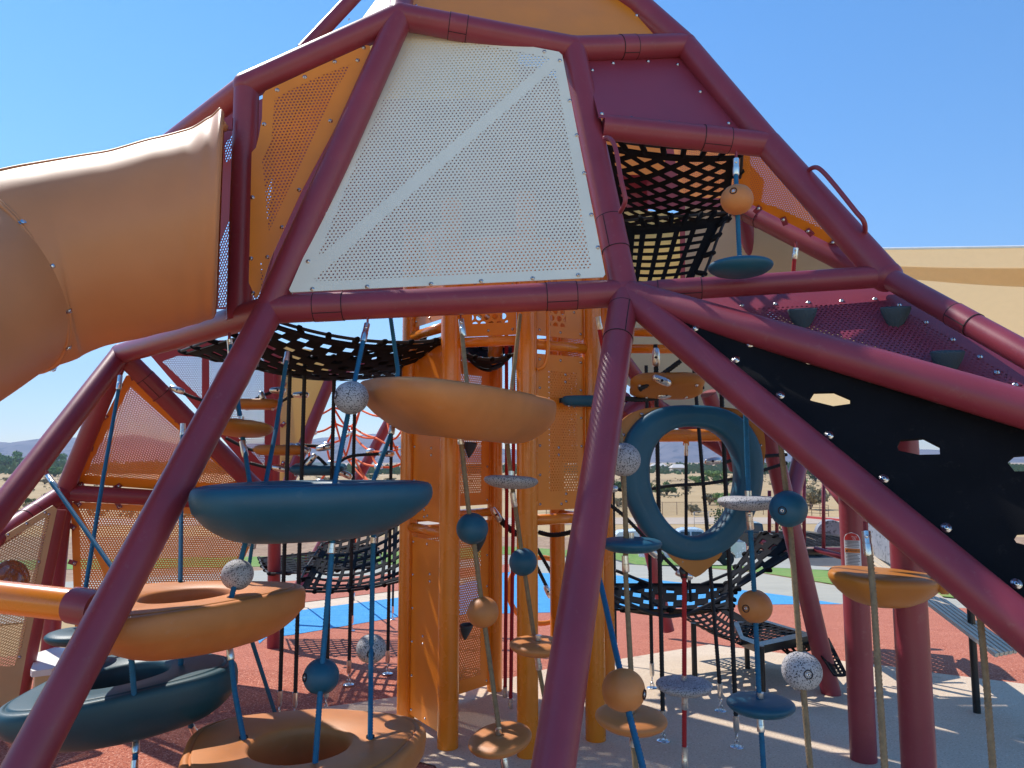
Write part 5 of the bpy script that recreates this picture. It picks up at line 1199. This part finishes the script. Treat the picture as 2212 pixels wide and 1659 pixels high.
# ---- vertical black ropes anchored in the ground, with shackles
def anchor_rope(x, y, top, label, r=.0125, lean=(0, 0), chain=True):
    g = G(x, y); g.z = zg(g.y); t = thing('anchor_rope', g, label, 'anchor rope', 'black ropes fixed to the ground'); tp = V((g.x+lean[0], g.y+lean[1], top))
    mb = MB(); rope(mb, [g+V((0, 0, .13)), tp], r, .012, 60, depth=.16); mb.build('rope', BLKROPE, t)
    mb = MB(); tube(mb, [g+V((0, 0, .085)), g+V((0, 0, .10)), g+V((0, 0, .17))], [.010, .016, .016], 14); mb.build('ferrule', ALU, t, sharp=35)
    mb = MB()
    for k, z in enumerate((.025, .06)):
        pts = [g+V((math.cos(a)*.011*(k % 2 == 0), math.cos(a)*.011*(k % 2), z+math.sin(a)*.024)) for a in [2*math.pi*j/16 for j in range(17)]]
        tube(mb, pts, .0035, 6, caps=False)
    mb.build('chain', STEEL, t)
    mb = MB(); lathe(mb, [(.038, .012), (.034, .016), (.02, .018)], g, seg=20); mb.build('ground_plate', STEEL, t)
anchor_rope(603, 1558, 2.15, 'black anchor rope nearest the blue rope bundle, leftmost of the left group')
anchor_rope(636, 1562, 2.15, 'black anchor rope, second from the left in the left group')
anchor_rope(704, 1540, 2.12, 'black anchor rope running behind the long blue rope')
anchor_rope(753, 1483, 2.1, 'black anchor rope left of the lower granite ball, its shackle on the red rubber')
anchor_rope(837, 1459, 2.1, 'black anchor rope just left of the orange tower, its shackle on the red rubber')
anchor_rope(1409, 1490, 2.15, 'black anchor rope with a small chain right of the orange discs')
anchor_rope(1433, 1606, 2.15, 'thick black anchor rope left of the red rope')
anchor_rope(1557, 1540, 2.12, 'black anchor rope with a small chain left of the blue disc', lean=(-.06, .2))
anchor_rope(1592, 1619, 2.1, 'thick black anchor rope right behind the blue disc', lean=(-.03, 0))
anchor_rope(1330, 1440, 2.1, 'black anchor rope between the tower and the tan rope')
anchor_rope(760, 1365, 1.0, 'short black anchor rope holding the hammock net, left one', r=.014); anchor_rope(972-124, 1340, .9, 'short black anchor rope holding the hammock net, right one', r=.014)
rp_('black rope hanging from the orange cross bar inside the blue ring', [(1482, 962, 5.25), (1482, 1150, 5.25), (1492, 1300, 5.2)], BLKROPE, [('fit', 1482, 958, 5.25, 1482, 984, 5.25)], r=.013, step=.012, group='black ropes behind the ring')
# thin black cross ropes with alloy clamps
def crossrope(px, label, r=.011, clamps=()):
    W = smooth_path([P(*q) for q in px], 6); t = thing('cross_rope', W[0], label, 'cross rope', 'black cross ropes with alloy clamps')
    mb = MB(); rope(mb, W, r, .012, 60, depth=.16); mb.build('rope', BLKROPE, t)
    for (x, y, d, dx, dy) in clamps:
        c = P(x, y, d); ax = (P(x+dx, y+dy, d)-c).normalized(); mb = MB()
        lathe(mb, [(.010, -.052), (.0165, -.045), (.02, -.02), (.022, .01), (.019, .04), (.010, .05)], c, ax, 16); o = mb.build('clamp', ALU, t)
        s = MB(); lathe(s, [(.008, .019), (.007, .0235), (.003, .024)], c, (V((0, 0, EYE))-c), 12); s.build('clamp_bolt', DARKGAP, o)
crossrope([(370, 838, 4.9), (440, 866, 4.9), (520, 880, 4.9), (560, 858, 4.9), (585, 848, 4.9)], 'black rope from the left tube to the amber pad below the deck net', clamps=((383, 842, 4.88, 10, 4), (600, 843, 4.85, 10, 0), (568, 862, 4.85, 3, 10)))
crossrope([(592, 877, 4.9), (625, 858, 4.9), (655, 852, 4.9)], 'short black rope right of the amber pad', clamps=((650, 853, 4.85, 10, 0),))
crossrope([(488, 946, 4.8), (545, 972, 4.8), (590, 966, 4.8), (650, 962, 4.8), (705, 965, 4.8)], 'black rope under the second amber pad', clamps=((640, 966, 4.75, 10, 3), (653, 969, 4.75, 6, 4), (700, 967, 4.75, 10, -2)))
crossrope([(540, 1000, 4.8), (590, 1012, 4.8), (640, 1010, 4.8), (680, 985, 4.8), (720, 1020, 4.8), (750, 1026, 4.8)], 'black rope looping round the blue pad', clamps=((605, 1012, 4.75, 10, 2), (672, 994, 4.75, 6, -8), (745, 1024, 4.75, 10, 5)))
crossrope([(725, 1005, 4.9), (760, 985, 4.9), (845, 980, 4.9)], 'black rope running right to the last rope beside the tower', clamps=((836, 980, 4.85, 10, 0),))
crossrope([(1325, 1056, 4.6), (1380, 1062, 4.6), (1440, 1050, 4.6), (1530, 1044, 4.6), (1600, 1030, 4.6), (1700, 1000, 4.6)], 'sagging black rope crossing the opening of the blue ring', clamps=((1318, 1056, 4.6, 10, 0),))
crossrope([(1565, 1000, 4.5), (1600, 990, 4.5), (1700, 982, 4.5)], 'black rope with a clamp in the upper right of the ring opening', clamps=((1540, 996, 4.5, 10, -1),))
crossrope([(1300, 1080, 4.3), (1345, 1112, 4.3), (1410, 1180, 4.3), (1470, 1240, 4.3)], 'black rope running down right under the blue disc', clamps=((1478, 1242, 4.28, 10, 3), (1407, 1190, 4.28, 6, 6)))
crossrope([(1380, 842, 3.9), (1418, 818, 3.9), (1470, 780, 3.9)], 'black rope over the amber pad near the right leg', r=.014, clamps=((1430, 822, 3.85, 10, 4),))
crossrope([(1417, 775, 3.95), (1418, 812, 3.95)], 'short black rope hanging from the orange tee', r=.012, clamps=((1417, 772, 3.95, 0, 10),))
crossrope([(1208, 865, 4.0), (1300, 862, 4.0), (1340, 860, 4.0), (1400, 862, 4.0), (1520, 836, 4.0)], 'black rope linking the blue pad and the amber pad', r=.014, clamps=((1330, 868, 3.98, 10, 2), (1440, 852, 3.98, 10, -2)))
crossrope([(1165, 1150, 4.8), (1205, 1155, 4.7), (1290, 1135, 4.6)], 'dark strap between the orange posts', r=.016)
crossrope([(1160, 1185, 5.2), (1195, 1245, 5.2)], 'steep black rope seen between the orange posts, upper one', r=.013); crossrope([(1150, 1205, 5.2), (1188, 1282, 5.2)], 'steep black rope seen between the orange posts, lower one', r=.013, clamps=((1184, 1278, 5.2, 4, 8),))
crossrope([(1070, 1108, 4.6), (1092, 1135, 4.6), (1118, 1155, 4.6)], 'knotted black rope tied to the rear orange post', r=.02, clamps=((1072, 1112, 4.58, 5, 8),))
# ---- moulded step pads in the rope web
def pad(c, ax, ay, h, m, label, rot=0, tilt=0, cat='step pad'):
    seg = 40; c = V(c); Rm = Matrix.Rotation(rot, 3, 'Z') @ Matrix.Rotation(tilt, 3, 'X'); vs = []
    prof = [(.2, -.9), (.6, -1), (.85, -.8), (1, -.2), (1.0, .3), (.93, .75), (.8, .9), (.4, .72), (.1, .68)]
    for r, z in prof:
        for k in range(seg):
            a = 2*math.pi*k/seg; e = 1-.22*math.cos(2*a)**2*0+.10*math.cos(4*a+math.pi)
            vs.append(c+Rm @ V((math.cos(a)*ax*r*e, math.sin(a)*ay*r*e, z*h)))
    n = len(prof); mb = MB()
    mb.add(vs, [[i*seg+k, i*seg+(k+1) % seg, (i+1)*seg+(k+1) % seg, (i+1)*seg+k] for i in range(n-1) for k in range(seg)]+[list(range(seg))[::-1], [(n-1)*seg+k for k in range(seg)]])
    t = thing('step_pad', c, label, cat, 'moulded step pads in the rope web'); o = mb.build('pad_shell', m, t)
    for sx, sy in ((-.7, -.5), (.7, -.5), (-.5, .5), (.5, .5)):
        p = c+Rm @ V((sx*ax, sy*ay, -h*.9)); bolt(p, Rm @ V((0, 0, -1)), o, BOLT, 1.1)
    return t
pad(P(556, 873, 4.9), .17, .10, .035, YELPLAS, 'amber step pad highest in the rope web, under the deck net')
pad(P(610, 972, 4.8), .19, .10, .035, YELPLAS, 'amber step pad with sun spots, above the blue pod')
pad(P(688, 1013, 4.8), .19, .10, .035, BLUEPLAS, 'blue step pad in the rope web, just above the blue pod', tilt=.15)
pad(P(1440, 835, 3.95), .21, .11, .035, YELPLAS, 'amber step pad overhead, directly above the blue ring', tilt=-.5, rot=-.1)
pad(P(1275, 866, 4.0), .17, .06, .03, BLUEPLAS, 'dark blue step pad poking out right of the highest pod')
pc2 = P(168, 1372, 3.3); disc(pc2, .13, TEALDARK, None); bpy.context.scene.objects['disc'] if 0 else None
for o in list(COL.objects):
    if o.type == 'MESH' and o.parent is None and o.name.startswith('disc'): o.name = 'step_disc'; tag(o, 'dark teal disc peeping out behind the near left leg', 'disc')
# ---- tube slide
axp = [P(-640, 930, 1.85), P(-300, 745, 2.36), P(-120, 655, 2.70), P(-20, 610, 2.92), P(120, 570, 3.08), P(220, 545, 3.17), P(333, 517, 3.26), P(400, 500, 3.31), P(445, 481, 3.335), P(468, 468, 3.348), P(476, 465, 3.352)]
rad = [.38, .38, .385, .39, .398, .408, .425, .432, .447, .462, .440]
t = thing('tube_slide', P(470, 470, 3.4), 'big orange plastic tube slide leaving the frame at the upper left', 'tube slide')
pts = smooth_path(axp, 8); rr = []
for i in range(len(pts)):
    u = i/8; k = min(int(u), len(rad)-2); f = u-k; f = f*f*(3-2*f); rr.append(rad[k]+(rad[k+1]-rad[k])*f)
def shell(P_, R_, th, name, parent):
    mb = MB(); pp_, T, F = frames(P_); seg = 72; n = len(pp_); vs = []; H_ = V((1, .396, 0)).normalized()
    for i in range(n):                       # rings turn upright towards the mouth
        w_ = min(1, max(0, (i-24)/18)); w_ = w_*w_*(3-2*w_); t_ = (T[i]*(1-w_)+H_*w_).normalized(); s_ = t_.cross(V((0, 0, 1))).normalized(); F[i] = (s_, t_.cross(s_))
    for s in (0, 1):
        for i, p in enumerate(pp_):
            for k in range(seg):
                a = 2*math.pi*k/seg; d = F[i][0]*math.cos(a)+F[i][1]*math.sin(a)
                side = R_[i]; ex = 0
                vs.append(p+d*(side+ex-(th if s else 0)))
    M = n*seg
    fs = [[i*seg+k, i*seg+(k+1) % seg, (i+1)*seg+(k+1) % seg, (i+1)*seg+k] for i in range(n-1) for k in range(seg)]
    fs += [[M+q for q in f][::-1] for f in fs]
    fs += [[(n-1)*seg+k, (n-1)*seg+(k+1) % seg, M+(n-1)*seg+(k+1) % seg, M+(n-1)*seg+k] for k in range(seg)]
    fs += [[k, M+k, M+(k+1) % seg, (k+1) % seg] for k in range(seg)]
    mb.add(vs, fs); return mb.build(name, SLIDEM, parent)
sh = shell(pts, rr, .012, 'slide_tube', t)
# bolted flange ring
k_ = 8*3; fc = pts[k_]; ax = (pts[k_+1]-pts[k_-1]).normalized(); x, y, z = basis(ax)
mb = MB(); lathe(mb, [(.37, -.014), (.397, -.013), (.400, -.009), (.400, -.002), (.3965, 0), (.400, .002), (.400, .009), (.397, .013), (.37, .014)], fc, ax, 80); fl = mb.build('flange', SLIDEM, t)
for k in range(14):
    a = 2*math.pi*k/14+.1; d = x*math.cos(a)+y*math.sin(a)
    mb = MB(); box(mb, fc+d*.4015, (.026, .013, .003), Matrix((x*0+ax, d.cross(ax), d)).transposed()); lathe(mb, [(.009, .003), (.008, .006), (.003, .008)], fc+d*.4015, d, 12); mb.build('flange_bolt', STEEL, fl, smooth=False)
# mould seam along the top of the slide
mb = MB(); pp_, T, F = frames(pts); L = []
for i, p in enumerate(pp_[:-8]):
    w_ = min(1, max(0, (i-24)/18)); w_ = w_*w_*(3-2*w_); t_ = (T[i]*(1-w_)+V((1, .396, 0)).normalized()*w_).normalized()
    up = V((0, 0, 1))-t_*t_.z; up.normalize(); sd = t_.cross(up); q = (up*math.cos(.42)-sd*math.sin(.42)); q = q if True else q
    if q.y > up.y: q = (up*math.cos(.42)+sd*math.sin(.42))
    L.append(p+q*(rr[i]+.002))
tube(mb, L, .006, 8); mb.build('mould_seam', SLIDEM, t)
mb = MB(); c0 = P(478, 270, 3.42); lathe(mb, [(.022, -.03), (.024, 0), (.022, .03)], c0, (0, 1, 0), 16); mb.build('mounting_boss', SLIDEM, t)
# ---- air between here and the mountains
hz = MB(); box(hz, (0, 2900, 396), (12000, 6400, 812)); 
hm = bpy.data.materials.new('haze'); hm.use_nodes = True; t = hm.node_tree; t.nodes.clear(); o_ = N(t, 'ShaderNodeOutputMaterial'); pvn = N(t, 'ShaderNodeVolumePrincipled')
pvn.inputs['Color'].default_value = (.52, .70, 1.0, 1); pvn.inputs['Density'].default_value = .00022; pvn.inputs['Anisotropy'].default_value = .2
t.links.new(pvn.outputs[0], o_.inputs['Volume'])
ho = hz.build('haze', hm, smooth=False); tag(ho, kind='stuff')
